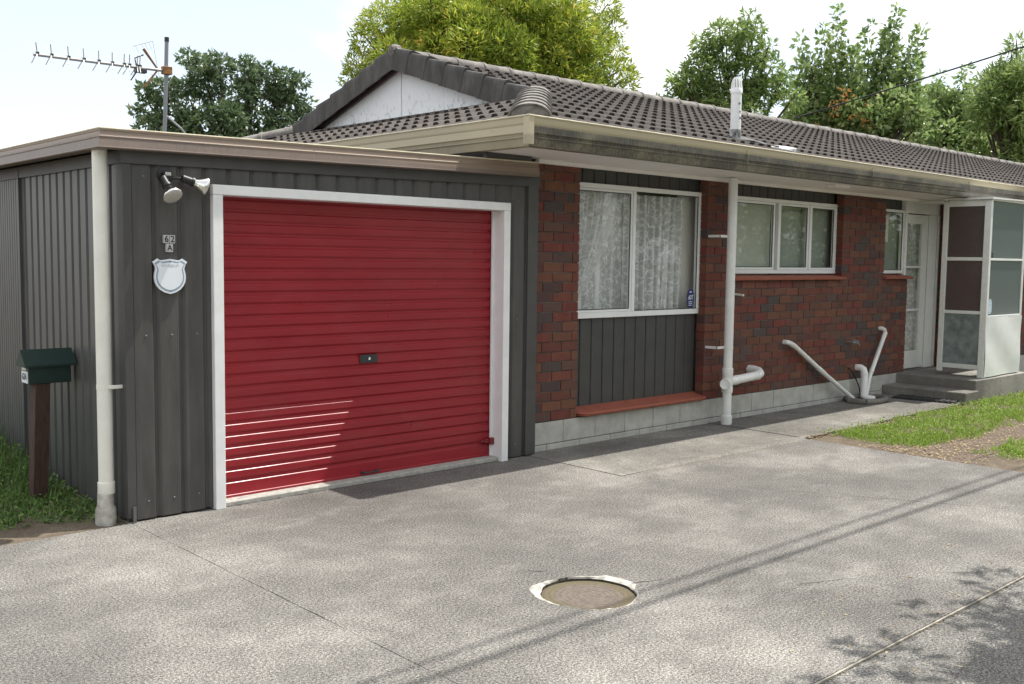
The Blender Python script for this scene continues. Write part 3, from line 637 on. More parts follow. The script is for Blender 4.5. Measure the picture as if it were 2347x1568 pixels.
def curtain(name, x0, x1, z0, z1, y, parent, m, folds, amp, shape=None, n=220, nz=30, ph=0.0):
    vs, uv, gth = [], [], []
    for j in range(nz + 1):
        t = j / nz; zz = z0 + (z1 - z0) * t
        for i in range(n + 1):
            u = i / n; a, b = (x0, x1) if shape is None else shape(t)
            xx = a + (b - a) * u
            yy = y + amp * (math.sin(u * folds * 6.283 + ph + .6 * math.sin(u * 9)) + .45 * math.sin(u * folds * 15.1 + 1.3 * ph)) * (.65 + .35 * (1 - t))
            gth.append(max(0, math.sin(u * folds * 6.283 + ph + .6 * math.sin(u * 9))) ** 3 * (.5 + .5 * math.sin(u * 23 + ph)) ); vs.append((xx, yy, zz)); uv.append((u * (x1 - x0) * 1.5 + 3 * ph, zz))
    me = bpy.data.meshes.new(name); q = n + 1
    me.from_pydata(vs, [], [(j * q + i, j * q + i + 1, (j + 1) * q + i + 1, (j + 1) * q + i) for j in range(nz) for i in range(n)])
    ga = me.attributes.new('gather', 'FLOAT', 'POINT'); ga.data.foreach_set('value', np.array(gth, dtype=np.float32)); l = me.uv_layers.new(name='UVMap'); li = np.zeros(len(me.loops), dtype=np.int32); me.loops.foreach_get('vertex_index', li)
    l.data.foreach_set('uv', np.array(uv)[li].ravel()); me.materials.append(M[m]); me.polygons.foreach_set('use_smooth', [True] * len(me.polygons))
    return link(name, me, (0, 0, 0), parent)
w1 = empty('window', (7.43, YW, 1.12), hse)
mb = MB(); frame_rect(mb, 6.504, 8.362, 1.122, 2.332, .042, tb=.05); mb.bbox(7.312, 7.352, YW - .006, YW + .05, 1.172, 2.29, .003); mb.build('frame', 'joinery', w1)
mb = MB(); frame_rect(mb, 6.546, 7.311, 1.173, 2.288, .022, YW + .004, YW + .04); mb.build('sash', 'joinery', w1)
gasket(6.568, 7.289, 1.196, 2.266, YW + .010, w1); gasket(7.353, 8.319, 1.173, 2.289, YW + .010, w1)
pane(6.57, 7.287, 1.198, 2.264, YW + .018, w1); pane(7.353, 8.319, 1.173, 2.289, YW + .018, w1)
curtain('lace_curtain', 6.52, 7.40, 1.16, 2.30, YW + .16, w1, 'lace', 4, .012, ph=.4)
def swept(t):
    k_ = (1 - t) ** 1.7
    return (6.50 - .04 * k_, 7.16 - .62 * k_)
curtain('lace_curtain', 6.52, 7.2, 1.16, 2.28, YW + .10, w1, 'lace', 6.5, .036, swept, ph=1.2)
curtain('lace_curtain', 7.30, 8.24, 1.16, 2.27, YW + .11, w1, 'lace', 8, .038, lambda t: (7.33, 8.235 - .06 * (1 - t)), ph=2.2)
MB().box(8.16, 8.50, YW + .15, YW + .16, 1.12, 2.3).build('side_drape', 'paper', w1)
def sticker(cx, cz, y, parent, sx=1.0, rot=None, txt=True, pale=False):
    pts = [(-.032, -.088), (.032, -.088), (.052, -.055), (.056, 0), (.052, .05), (.036, .085), (.015, .096), (-.015, .096), (-.036, .085), (-.052, .05), (-.056, 0), (-.052, -.055)]
    n = len(pts); s_ = MB().add([(cx + p * sx, y, cz + q) for p, q in pts] + [(cx + p * sx, y + .001, cz + q) for p, q in pts], [tuple(range(n))] + [(i, n + i, n + (i + 1) % n, (i + 1) % n) for i in range(n)]).build('sticker', 'stickpale' if pale else 'stickblue', parent)
    l = MB(); y2 = y - .0012
    if pale:
        for a in (.04, 0, -.03, -.055): l.box(cx - .034, cx + .034, y2, y2 + .0008, cz + a - .006, cz + a + .006)
        l.build('sticker_print', 'stickwhite', parent); return
    l.box(cx - .030, cx + .030, y2, y2 + .0008, cz - .034, cz - .026).box(cx - .030, cx + .030, y2, y2 + .0008, cz - .052, cz - .046).box(cx - .030, cx + .030, y2, y2 + .0008, cz - .068, cz - .062)
    l.box(cx - .018, cx + .018, y2, y2 + .0008, cz + .062, cz + .074).build('sticker_print', 'stickwhite', parent)
    text_mesh('ADT', .062, 'sticker_lettering', 'stickwhite', parent, (cx, y2, cz + .012), .0005, .0018, xs=.62, shear=.2)
sticker(8.235, 1.272, YW + .014, w1)
w2 = empty('window', (9.9, YW, 1.53), hse)
mb = MB(); frame_rect(mb, 8.802, 11.0, 1.522, 2.332, .036, tb=.04); mb.bbox(9.752, 9.790, YW - .002, YW + .05, 1.562, 2.296, .003); mb.bbox(10.392, 10.424, YW - .004, YW + .05, 1.562, 2.296, .003); mb.build('frame', 'joinery', w2)
for a, b, y in ((8.84, 9.69, YW + .004), (9.792, 10.390, YW + .010), (10.426, 10.962, YW + .004)):
    mb = MB(); frame_rect(mb, a, b, 1.564, 2.294, .026, y, y + .034); mb.build('sash', 'joinery', w2); gasket(a + .026, b - .026, 1.59, 2.268, y + .008, w2); pane(a + .028, b - .028, 1.592, 2.266, y + .016, w2)
MB().box(8.78, 9.72, YW + .085, YW + .088, 1.5, 2.34).build('blind', 'blind', w2); MB().box(9.79, 10.40, YW + .095, YW + .098, 1.5, 2.22).build('blind', 'blind2', w2); MB().box(9.78, 11.02, YW + .13, YW + .133, 2.10, 2.34).build('blind', 'blind', w2); MB().box(10.41, 11.05, YW + .115, YW + .118, 1.5, 2.26).build('blind', 'blind2', w2)
w3 = empty('window', (12.3, YW, 1.53), hse)
mb = MB(); frame_rect(mb, 12.012, 12.672, 1.522, 2.332, .034, tb=.04); mb.build('frame', 'joinery', w3); gasket(12.046, 12.638, 1.562, 2.298, YW + .008, w3); pane(12.048, 12.636, 1.564, 2.296, YW + .016, w3)
MB().box(12.0, 12.70, YW + .09, YW + .093, 1.5, 2.34).build('blind', 'blind2', w3); MB().box(12.05, 12.36, YW + .06, YW + .062, 1.92, 2.27).build('notice', 'paper', w3)
# entry door
dr = empty('entry_door', (13.1, 6.25, .26), hse)
MB().bbox(12.676, 12.735, 6.22, 6.30, .256, 2.30, .003).build('door_jamb', 'white', dr)
MB().bbox(13.36, 13.655, 6.232, 6.30, .256, 2.30, .003).build('side_panel', 'white', dr)
MB().bbox(13.60, 13.655, 6.215, 6.231, .256, 2.30, .003).build('door_jamb', 'white', dr)
MB().box(12.676, 13.655, 6.225, 6.30, 2.302, 2.474).build('top_panel', 'white', dr)
mb = MB(); mb.bbox(12.742, 12.765, 6.240, 6.28, .27, 2.29, .002).bbox(13.19, 13.352, 6.240, 6.28, .27, 2.29, .002).bbox(12.766, 13.189, 6.241, 6.28, .27, .50, .002).bbox(12.766, 13.189, 6.241, 6.28, 2.17, 2.29, .002)
mb.bbox(12.766, 13.189, 6.243, 6.275, 1.03, 1.055, .002).bbox(12.766, 13.189, 6.243, 6.275, 1.595, 1.62, .002); mb.build('door_leaf', 'white', dr)
for a, b in ((.50, 1.03), (1.055, 1.595), (1.62, 2.17)): pane(12.766, 13.189, a, b, 6.258, dr)
curtain('net_curtain', 12.72, 13.25, .45, 2.2, 6.31, dr, 'net', 9, .012, ph=.7, n=120, nz=4)
MB().box(12.66, 13.66, 6.20, 6.31, .235, .256).build('threshold', 'step', dr)
MB().box(13.0, 13.02, 6.35, 6.36, 0, .1).build('backing', 'room', dr)
# rooms behind the glass
rm = MB(); rm.box(5.96, 26, 6.9, 6.92, .2, 2.47).box(5.96, 26, 6.27, 6.92, .2, .22).box(5.97, 5.99, 6.27, 6.9, .2, 2.47).box(8.58, 8.60, 6.30, 6.9, .2, 2.47).box(11.5, 11.52, 6.30, 6.9, .2, 2.47).box(13.66, 13.68, 6.31, 6.9, .2, 2.47).box(5.96, 26, 6.26, 6.92, 2.482, 2.50)
rm.box(5.97, 26, 12.0, 12.1, 0, 2.48).box(5.95, 5.96, 6.26, 12.1, 0, 2.48).build('inner_walls', 'room', hse)

# ------------------------------------------------------------------ roof
TH = math.radians(17.8); ct, st_, tn = math.cos(TH), math.sin(TH), math.tan(TH)
XE, YE, ZE = 5.155, 5.40, 2.645; YR = 9.05; ZR = ZE + (YR - YE) * tn; XG = 6.72; ZG = ZE + (XG - XE) * tn; XEND = 26.0
roof = empty('roof', (14, 9.05, 2.7), hse)
dz = -.035
dk = MB(); H = (XG - XE)
dk.add([(XE + .06, YE + .06, ZE + dz), (XEND, YE + .06, ZE + dz), (XEND, YR, ZR + dz), (XG - .05, YR, ZR + dz), (XG - .05, YE + H, ZG + dz), (XG - .05, 2 * YR - YE - H, ZG + dz), (XE + .06, 2 * YR - YE, ZE + dz), (XEND, 2 * YR - YE, ZE + dz)],
       [(0, 1, 2, 3, 4), (0, 4, 5, 6), (3, 2, 7, 6, 5)])
dk.build('roof_deck', 'deck', roof)
MB().box(XE + .10, XE + .12, YE + .1, 2 * YR - YE - .1, 2.50, ZE - .03).build('west_fascia', 'soffit', hse)
# tiles
prof = [(0, 0), (.030, 0), (.048, .022), (.100, .022), (.118, 0), (.150, 0), (.180, 0), (.198, .022), (.250, .022), (.268, 0), (.299, 0)]
TL, GA = .36, .32; tilt = .026
def tile_geo():
    vs, fs = [], []; n = len(prof); tk = .009
    for (u, h) in prof: vs.append((u - .15, 0, h + tilt))            # lower edge top
    for (u, h) in prof: vs.append((u - .15, TL, h))                  # upper edge top
    for (u, h) in prof: vs.append((u - .15, 0.004, h + tilt - (tk if h > .01 else .019)))   # lower edge underside
    for i in range(n - 1):
        fs.append((i, i + 1, n + i + 1, n + i)); fs.append((2 * n + i, 2 * n + i + 1, i + 1, i))
    for a, b_, in ((2, 3), (7, 8)):      # closure set back under each roll
        p0, p1 = prof[a - 1], prof[b_ + 1]; q0, q1 = prof[a], prof[b_]; yb = .014; k0 = len(vs)
        vs += [(p0[0] - .15, yb, tilt - .03), (p1[0] - .15, yb, tilt - .03), (q1[0] - .15, yb, tilt + .022), (q0[0] - .15, yb, tilt + .022)]; fs.append((k0, k0 + 1, k0 + 2, k0 + 3))
    # side edges
    return vs, fs
tv, tf = tile_geo()
tme = bpy.data.meshes.new('roof_tile'); tme.from_pydata(tv, [], tf); tme.materials.append(M['tile']); tme.update()
def basis(u, v, w, o): return Matrix(((u[0], v[0], w[0], o[0]), (u[1], v[1], w[1], o[1]), (u[2], v[2], w[2], o[2]), (0, 0, 0, 1)))
UF, VF, WF = (1, 0, 0), (0, ct, st_), (0, -st_, ct)
UW, VW, WW = (0, -1, 0), (ct, 0, st_), (-st_, 0, ct)
tiles = []
hipn = Vector((1, -1, 0)).normalized()     # front side of the front hip: x-XE > y-YE
nrow = int(((YR - YE) / ct) / GA) + 1
GA = ((YR - YE) / ct - .02) / nrow
for r in range(nrow):
    v0 = .045 + r * GA; y = YE + v0 * ct; z = ZE + v0 * st_; off = (.075 if r % 2 else 0)
    x = XE - .3 + off
    while x < 24:
        xc = x + .15; ym = y + GA * ct
        lo = (XE + (y - YE)) if y < YE + H else 6.66
        if x + .3 > lo + .02:
            clip = None
            if y < YE + H and x < XE + (ym - YE) + .02: clip = 'hip'
            elif y >= YE + H - .1 and x < 6.66: clip = 'verge'
            tiles.append((xc, y, z, UF, VF, WF, clip))
        x += .30
nrw = int((H / ct) / GA) + 1; yN = 2 * YR - YE
for r in range(nrw):
    v0 = .045 + r * GA; x = XE + v0 * ct; z = ZE + v0 * st_; off = (.075 if r % 2 else 0)
    if x > XG - .1: continue
    y = YE - .3 + off
    while y < yN:
        if y + .3 > YE + (x - XE) + .02 and y < yN - (x - XE):
            clip = 'hipw' if (y < YE + (x + GA * ct - XE) + .02 or y + .3 > yN - (x + GA * ct - XE)) else None
            tiles.append((x, y + .15, z, UW, VW, WW, clip))
        y += .30
tiles.sort(key=lambda t: t[0] ** 2 + t[1] ** 2)
jt = MB()
for n, (x, y, z, u, v, w_, clip) in enumerate(tiles):
    mtx = basis(u, v, w_, (x, y, z)); j = random.uniform(-.003, .003)
    if clip:
        bm = bmesh.new(); bm.from_mesh(tme); bmesh.ops.transform(bm, matrix=mtx, verts=bm.verts)
        if clip == 'hip': planes = [((XE, YE, 0), (-1, 1, 0))]
        elif clip == 'verge': planes = [((6.66, 0, 0), (-1, 0, 0))]
        else: planes = [((XE, YE, 0), (1, -1, 0)), ((XE, yN, 0), (1, 1, 0))]
        for co, no in planes:
            bmesh.ops.bisect_plane(bm, geom=bm.verts[:] + bm.edges[:] + bm.faces[:], plane_co=co, plane_no=Vector(no).normalized(), clear_outer=True)
        if len(bm.faces) < 1: bm.free(); continue
        bm.verts.index_update(); vv = [q.co[:] for q in bm.verts]; ff = [[q.index for q in f.verts] for f in bm.faces]; bm.free()
        if n < 300: MB().add(vv, ff).build('roof_tile', 'tile', roof)
        else: jt.add(vv, ff, random.random())
    elif n < 300:
        ob = link('roof_tile', tme, (x, y, z), roof); ob.rotation_mode = 'QUATERNION'; ob.rotation_quaternion = mtx.to_quaternion()
    else:
        jt.add([(mtx @ Vector(q))[:] for q in tv], tf, random.random())
jt.build('tile_field', 'tile', roof, props=dict(kind='stuff'))
# ridge, hip and verge tiles
def cap_mesh(name, L, rad, m, collar=.012):
    mb = MB(); rings = []
    def ring(y, r, t): return [(r * 1.05 * math.sin(a), y, r * .62 * math.cos(a) - rad * .42) for a in [math.radians(-100 + 200 * q / 12) for q in range(13)]]
    secs = [(0, rad + collar), (.035, rad + collar), (.042, rad), (L, rad - .006)]
    rings = [ring(y, r, 0) for y, r in secs]
    inner = [ring(0.001, rad + collar - .016, 0)]
    mb.loft(inner + rings, cap=False, closed=False); me = bpy.data.meshes.new(name); me.from_pydata(mb.v, [], [f[::-1] for f in mb.f]); me.materials.append(M[m]); me.update(); smooth_mesh(me, 35); return me
rcm = cap_mesh('ridge_tile', .44, .135, 'ridge'); hcm = cap_mesh('hip_tile', .44, .145, 'ridge', .013)
x = 6.64
while x < 24:
    ob = link('ridge_tile', rcm, (x + .40, YR, ZR + .052 + random.uniform(-.004, .004)), roof); ob.rotation_euler = (0, 0, math.radians(90)); x += .40
hd = Vector((1, 1, tn)).normalized(); hl = Vector((XE + .12, YE + .12, ZE + .115)); hlen = (H - .1) * math.sqrt(2 + tn * tn)
for sgn, o in ((1, hl), (-1, Vector((XE + .12, yN - .12, ZE + .13)))):
    d = Vector((1, sgn, tn)).normalized(); up = Vector((0, 0, 1)); rt = d.cross(up).normalized(); up = rt.cross(d)
    t = 0; 
    while t < hlen - .1:
        p = o + d * t; ob = link('hip_tile', hcm, p, roof); ob.rotation_mode = 'QUATERNION'; ob.rotation_quaternion = basis(rt, d, up, (0, 0, 0)).to_quaternion(); t += .325 if sgn == 1 else .40
    # mortar plug closing the lowest hip tile
    if sgn == 1:
        q = o + d * .01
        pts = [q + rt * (.150 * math.sin(a)) + up * (.098 * math.cos(a) - .07) for a in [math.radians(-100 + 200 * i / 12) for i in range(13)]]
        MB().add([p[:] for p in pts] + [(q - up * .10 - d * .03)[:]], [(i, i + 1, 13) for i in range(12)]).build('mortar_plug', M['rim'] if False else 'ridge', roof)
def verge_mesh(sgn):
    # local: x across (0 outer face), y along slope, z normal
    sec = [(.20, .030), (.05, .058), (.018, .052), (.002, .030), (0, 0), (0, -.165), (.014, -.165), (.014, 0), (.06, .036), (.20, .012)]
    mb = MB(); mb.loft([[(a, 0, b + (.032 if b > -.1 else .008)) for a, b in sec], [(a + .004, .36, b) for a, b in sec]])
    me = bpy.data.meshes.new('verge_tile'); fs = mb.f if sgn > 0 else [f[::-1] for f in mb.f]; me.from_pydata(mb.v, [], fs); me.materials.append(M['verge']); me.update(); smooth_mesh(me, 35); return me
vm = verge_mesh(1); LV = (YR - (YE + H)) / ct; nv = 7; gv = LV / nv
for i in range(nv):
    y0 = YE + H + i * gv * ct; z0 = ZG + i * gv * st_ + .012
    ob = link('verge_tile', vm, (6.585, y0, z0), roof); ob.rotation_mode = 'QUATERNION'; ob.rotation_quaternion = basis((1, 0, 0), (0, ct, st_), (0, -st_, ct), (0, 0, 0)).to_quaternion()
    y1 = yN - H - i * gv * ct
    bmv = [(p.co.x, -p.co.y * ct - 0, p.co.y * st_) for p in vm.vertices]
    mx_ = [(6.585 + p.co.x, y1 - p.co.y * ct + p.co.z * st_, z0 + p.co.y * st_ + p.co.z * ct) for p in vm.vertices]
    MB().add(mx_, [tuple(p.vertices)[::-1] for p in vm.polygons]).build('verge_tile', 'verge', roof, smooth=35)
MB().lathe((6.63, YR, ZR + .045), (1, 0, .1), [(-.06, .02), (-.05, .055), (-.01, .07), (.06, .06)], 9).build('ridge_end_mortar', 'ridge', roof)
# gable
XB = 6.722
gb = empty('gable', (XG, YR, ZG), hse)
dr_ = .10
for half, (ya, yb) in (('gable_board', (YE + H - .1, YR - .004)), ('gable_board', (YR + .004, yN - H + .1))):
    za = lambda y: ZR - abs(y - YR) * tn - .03
    MB().add([(XB, ya, ZG - .06), (XB, yb, ZG - .06), (XB, yb, za(yb)), (XB, ya, za(ya)), (XB + .02, ya, ZG - .06), (XB + .02, yb, ZG - .06), (XB + .02, yb, za(yb)), (XB + .02, ya, za(ya))], [(3, 2, 1, 0), (4, 5, 6, 7)]).build('gable_board', 'gable', gb)
MB().box(XB - .012, XB - .001, YR - .008, YR + .008, ZG - .02, ZG + .2).build('joint_batten', 'white', gb)
for sg in (1, -1):
    yb = YR - sg * (YR - YE - H + .12); zb = ZR - (YR - YE - H + .12) * tn
    MB().add([(6.685, YR, ZR - .150), (6.685, yb, zb - .150), (6.685, yb, zb - .05), (6.685, YR, ZR - .05), (6.712, YR, ZR - .150), (6.712, yb, zb - .150), (6.712, yb, zb - .05), (6.712, YR, ZR - .05)],
             [(0, 1, 2, 3), (0, 4, 5, 1), (4, 7, 6, 5)]).build('barge_board', 'barge', gb)
    MB().add([(6.712, YR, ZR - .05), (6.712, yb, zb - .05), (XB, yb, zb - .05), (XG, YR, ZR - .05)], [(0, 1, 2, 3)]).build('verge_soffit', 'barge', gb)
MB().add([(XB - .14, YE + H - .08, ZG - .02), (XB - .002, YE + H - .08, ZG + .012), (XB - .002, yN - H + .08, ZG + .012), (XB - .14, yN - H + .08, ZG - .02)], [(0, 1, 2, 3)]).build('apron_flashing', 'leadfoil', gb)
# house gutters
gp = [(0, 2.688), (-.012, 2.692), (-.016, 2.57), (-.115, 2.57), (-.115, 2.69), (-.13, 2.69), (-.13, 2.476), (-.058, 2.476), (-.042, 2.530), (-.030, 2.538), (-.030, 2.545), (-.038, 2.550), (-.022, 2.620), (-.010, 2.630), (-.006, 2.642)]
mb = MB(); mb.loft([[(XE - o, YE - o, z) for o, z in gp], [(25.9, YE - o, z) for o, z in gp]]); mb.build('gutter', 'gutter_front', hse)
mb = MB(); mb.loft([[(XE - o, YE - o, z) for o, z in gp], [(XE - o, yN, z) for o, z in gp]][::-1]); mb.build('gutter', 'gutter_west', hse)
mb = MB(); mb.tube([(XE - .002, yN, 2.689), (XE - .002, YE - .002, 2.689)], .007, 8).tube([(XE - .002, YE - .002, 2.689), (25.9, YE - .002, 2.689)], .007, 8); mb.build('gutter_bead', 'gutter_edge', hse)
mb = MB(); mb.loft([[(XE - .004, YE + .055, z), (XE - .004, YE - .004, z), (XE + .05, YE - .004, z), (XE + .05, YE + .002, z), (XE + .002, YE + .002, z), (XE + .002, YE + .055, z)] for z in (2.482, 2.684)]); mb.build('gutter_corner_bracket', 'gutter_west', hse)
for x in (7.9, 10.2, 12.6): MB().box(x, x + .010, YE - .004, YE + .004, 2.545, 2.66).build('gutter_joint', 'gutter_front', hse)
# soffit
sf = empty('soffit', (9, 5.8, ZS), hse)
xs = [XE + .132, 7.2, 9.6, 12.0, 14.4, 26]
for a, b in zip(xs, xs[1:]): MB().box(a + .002, b - .002, YE + .131, YB + .16, ZS + .002, ZS + .012).build('soffit_panel', 'soffit', sf)
MB().box(XE + .132, 5.92, YB + .16, yN, ZS + .002, ZS + .012).build('soffit_panel', 'soffit', sf)
MB().bbox(5.95, 14.2, YB - .045, YB - .001, ZS - .034, ZS + .001, .003).build('wall_batten', 'soffit', sf)
MB().bbox(9.86, 10.16, 5.62, 5.74, ZS - .03, ZS + .001, .006).build('soffit_vent', 'soffit', sf)
MB().box(5.30, 5.80, 6.03, 6.07, 2.425, 2.474).build('soffit_trim', 'flash', sf)
# soil vent stack
PX, PY = 8.53, 5.985
vp = empty('soil_vent_pipe', (PX, PY, 0), hse)
MB().lathe((PX, PY, .0), (0, 0, 1), [(0, .046), (.36, .046)], 24).build('pipe', 'pvc', vp, smooth=True)
MB().lathe((PX, PY, .55), (0, 0, 1), [(0, .046), (1.92, .046)], 24).build('pipe', 'pvc', vp, smooth=True)
MB().lathe((PX, PY, .0), (0, 0, 1), [(.0, .050), (.03, .056), (.095, .056), (.10, .05)], 24).build('socket', 'pvc', vp, smooth=True)
jn = MB().lathe((PX, PY, .33), (0, 0, 1), [(0, .05), (.003, .055), (.06, .055), (.065, .052), (.18, .052), (.185, .055), (.245, .055), (.25, .05)], 24); jn.tube([(PX, PY, .445), (PX + .14, PY - .002, .447)], [.05, .046], 20); jn.tube([(PX, PY, .43), (PX - .10, PY - .05, .43)], [.046, .05], 20)
jn.build('junction', 'pvc', vp, smooth=True)
MB().lathe((PX - .10, PY - .05, .43), (-.9, -.45, 0), [(-.01, .055), (.025, .055), (.03, .05), (.022, .036), (.024, .005)], 24).build('access_cap', 'pvc', vp, smooth=True)
MB().tube([(PX + .12, PY - .002, .447), (PX + .52, PY - .006, .470), (PX + .58, PY + .005, .485), (PX + .61, PY + .04, .50), (PX + .615, PY + .10, .51), (PX + .615, YB + .05, .515)], [.045, .045, .047, .048, .048, .045], 20).tube([(PX + .13, PY - .002, .4475), (PX + .17, PY - .002, .450)], .049, 20).tube([(PX + .50, PY - .006, .469), (PX + .53, PY - .005, .471)], .049, 20).build('branch_pipe', 'pvc', vp, smooth=True)
for z in (.775, 1.885): MB().lathe((PX, PY, z), (0, 0, 1), [(0, .0485), (.028, .0485)], 24).bbox(PX - .165, PX - .03, PY + .02, PY + .03, z, z + .026, .002).bbox(PX - .165, PX - .155, PY + .02, YB + .01, z, z + .026, .002).build('strap', 'pvc', vp, smooth=True)
MB().lathe((PX + .015, PY + .005, 2.84), (0, 0, 1), [(-.06, .056), (.11, .056)], 20).build('tarred_sleeve', 'tarwhite', vp, smooth=True)
MB().lathe((PX + .015, PY + .005, 2.97), (0, 0, 1), [(-.02, .052), (.33, .052), (.332, .058), (.375, .058), (.385, .051)], 24).build('vent_pipe', 'white', vp, smooth=True)
cw = MB().lathe((PX + .015, PY + .005, 3.44), (0, 0, 1), [(0, .034), (.018, .030), (.024, .004)], 16)
for i in range(12):
    a = 2 * math.pi * i / 12; cw.tube([(PX + .015 + .052 * math.cos(a), PY + .005 + .052 * math.sin(a), 3.352), (PX + .015 + .045 * math.cos(a), PY + .005 + .045 * math.sin(a), 3.41), (PX + .015 + .032 * math.cos(a), PY + .005 + .032 * math.sin(a), 3.445)], .0055, 6)
cw.build('vent_cowl', 'white', vp)
for (a, h, r) in ((-1.9, 3.20, .012), (-1.7, 3.12, .010), (-1.6, 3.06, .012)):
    p = Vector((PX + .015 + .0565 * math.cos(a), PY + .005 + .0565 * math.sin(a), h)); MB().lathe(p, (math.cos(a), math.sin(a), 0), [(-.004, r), (.0008, r), (.001, .001)], 8).build('paint_chip', 'greysteel', vp)
def blob(name, m, pts, th, parent):
    n = len(pts); zz = lambda y: ZE + (y - YE) * tn + .034
    MB().add([(x, y, zz(y) + random.uniform(0, th)) for x, y in pts] + [(x, y, zz(y) - .02) for x, y in pts], [tuple(range(n))] + [(i, n + i, n + (i + 1) % n, (i + 1) % n) for i in range(n)]).build(name, m, parent)
blob('tar_patch', 'tar', [(8.40, 5.86), (8.56, 5.78), (8.78, 5.76), (8.86, 5.84), (8.74, 5.98), (8.62, 6.06), (8.44, 6.04)], .03, vp)
blob('foil_flashing', 'leadfoil', [(8.78, 5.72), (8.98, 5.66), (9.14, 5.66), (9.12, 5.74), (9.0, 5.80), (8.84, 5.84)], .03, vp)
# waste pipes by the gully
wp = empty('waste_pipe', (10.5, 6.09, 0), hse)
MB().tube([(9.80, 6.16, .772), (9.80, 6.11, .772), (9.83, 6.092, .762), (9.90, 6.088, .738), (10.55, 6.085, .385), (11.20, 6.06, .035)], .026, 14).build('pipe', 'pvc', wp, smooth=True)
MB().tube([(10.44, 6.085, .445), (10.56, 6.085, .380)], .0285, 14).tube([(9.86, 6.089, .751), (9.93, 6.088, .722)], .0285, 14).build('pipe_sleeve', 'pvc', wp, smooth=True)
MB().tube([(11.955, 6.16, .842), (11.955, 6.11, .842), (11.965, 6.09, .83), (11.985, 6.086, .79), (11.60, 6.07, .26), (11.44, 6.02, .04)], .026, 14).build('pipe', 'pvc', wp, smooth=True)
MB().tube([(11.67, 6.073, .36), (11.64, 6.071, .32)], .0285, 14).tube([(11.985, 6.086, .79), (11.945, 6.085, .735)], .0285, 14).build('pipe_sleeve', 'pvc', wp, smooth=True)
MB().tube([(11.42, 6.16, .385), (11.42, 6.09, .388), (11.425, 6.06, .37), (11.43, 6.045, .32), (11.36, 6.01, .05), (11.37, 5.97, .035), (11.42, 5.90, .02)], .042, 16).build('pipe', 'pvc', wp, smooth=True)
MB().tube([(11.43, 6.047, .33), (11.425, 6.044, .30)], .0455, 16).tube([(11.375, 6.017, .10), (11.365, 6.012, .06)], .0455, 16).build('pipe_sleeve', 'pvc', wp, smooth=True)
gl = [Vector((11.02, 5.80, .035)), Vector((11.22, 5.74, .035)), Vector((11.42, 5.76, .035)), Vector((11.56, 5.84, .035)), Vector((11.60, 6.0, .035)), Vector((11.45, 6.12, .035)), Vector((11.16, 6.12, .035)), Vector((10.98, 5.98, .035)), Vector((11.02, 5.80, .035))]
MB().tube(gl, .035, 10).build('gully_surround', 'step', wp, smooth=True)
MB().tube([(11.21, 6.15, .40), (11.24, 6.12, .37), (11.31, 6.10, .28), (11.34, 6.06, .16), (11.33, 6.03, .05)], .008, 8).build('drain_hose', 'seal', wp)
tp = empty('garden_tap', (11.28, 6.1, .70), hse)
MB().tube([(11.19, 6.16, .71), (11.19, 6.08, .705), (11.25, 6.05, .70), (11.27, 6.04, .67)], .011, 8).tube([(11.20, 6.08, .705), (11.22, 6.075, .735)], .008, 8).tube([(11.20, 6.10, .737), (11.30, 6.06, .715)], .006, 8).build('tap_body', 'greysteel', tp)
MB().tube([(8.86, 6.17, 1.312), (8.862, 6.05, 1.304)], .012, 10).build('overflow_pipe', 'pvccream', hse, smooth=True)

# ------------------------------------------------------------------ porch
ps = thing('porch_steps', (13, 5.7, 0), 'weathered grey concrete landing with two steps below the porch screen', 'steps')
MB().bbox(12.085, 12.452, 5.10, 6.148, -.03, .127, .008).build('step', 'step', ps)
MB().bbox(12.453, 14.03, 5.14, 6.22, -.03, .247, .008).build('landing', 'step', ps)
sc_ = thing('porch_screen', (13.3, 5.4, .25), 'white timber framed porch screen with obscure glass and white lower sheet', 'screen')
XS, YS = 12.75, 5.176
MB().bbox(XS - .02, XS + .035, YS - .004, YS + .075, .250, 2.44, .004).build('corner_post', 'joinery_old', sc_)
MB().bbox(XS - .012, XS + .03, 5.70, 5.765, .30, 2.42, .004).build('back_post', 'joinery_old', sc_)
MB().bbox(13.79, 13.84, YS, YS + .05, .25, 2.46, .004).build('front_post', 'joinery_old', sc_)
for z0, z1 in ((2.365, 2.44), (1.695, 1.738), (1.034, 1.074), (.349, .405)): MB().bbox(XS - .006, XS + .028, 5.251, 5.70, z0, z1, .003).build('rail', 'joinery_old', sc_)
for z0, z1 in ((2.43, 2.462), (1.70, 1.726), (.995, 1.02)): MB().bbox(XS + .036, 13.789, YS - .002, YS + .04, z0, z1, .003).build('rail', 'joinery_old', sc_)
for a, b, m in ((1.738, 2.365, 'frosted'), (1.074, 1.695, 'frosted')): MB().box(XS + .008, XS + .013, 5.251, 5.70, a, b).build('side_pane', m, sc_)
MB().box(XS + .006, XS + .014, 5.251, 5.70, .405, 1.034).build('lower_panel', 'greypanel', sc_)
for a, b in ((1.726, 2.43), (1.02, 1.70)): MB().box(XS + .036, 13.789, YS + .012, YS + .017, a, b).build('front_pane', 'frosted2', sc_)
nx, nz_ = 14, 10; v = []; 
for j in range(nz_ + 1):
    for i in range(nx + 1):
        u, t = i / nx, j / nz_; v.append((XS - .015 + u * 1.085, YS - .010 - .010 * math.sin(u * 7 + t * 3) * math.sin(t * 4 + 1) + .012 * (1 - t) * math.sin(u * 3), .262 + t * .74))
MB().add(v, [(j * (nx + 1) + i, j * (nx + 1) + i + 1, (j + 1) * (nx + 1) + i + 1, (j + 1) * (nx + 1) + i) for j in range(nz_) for i in range(nx)]).build('lower_sheet', 'sheet', sc_, smooth=80)
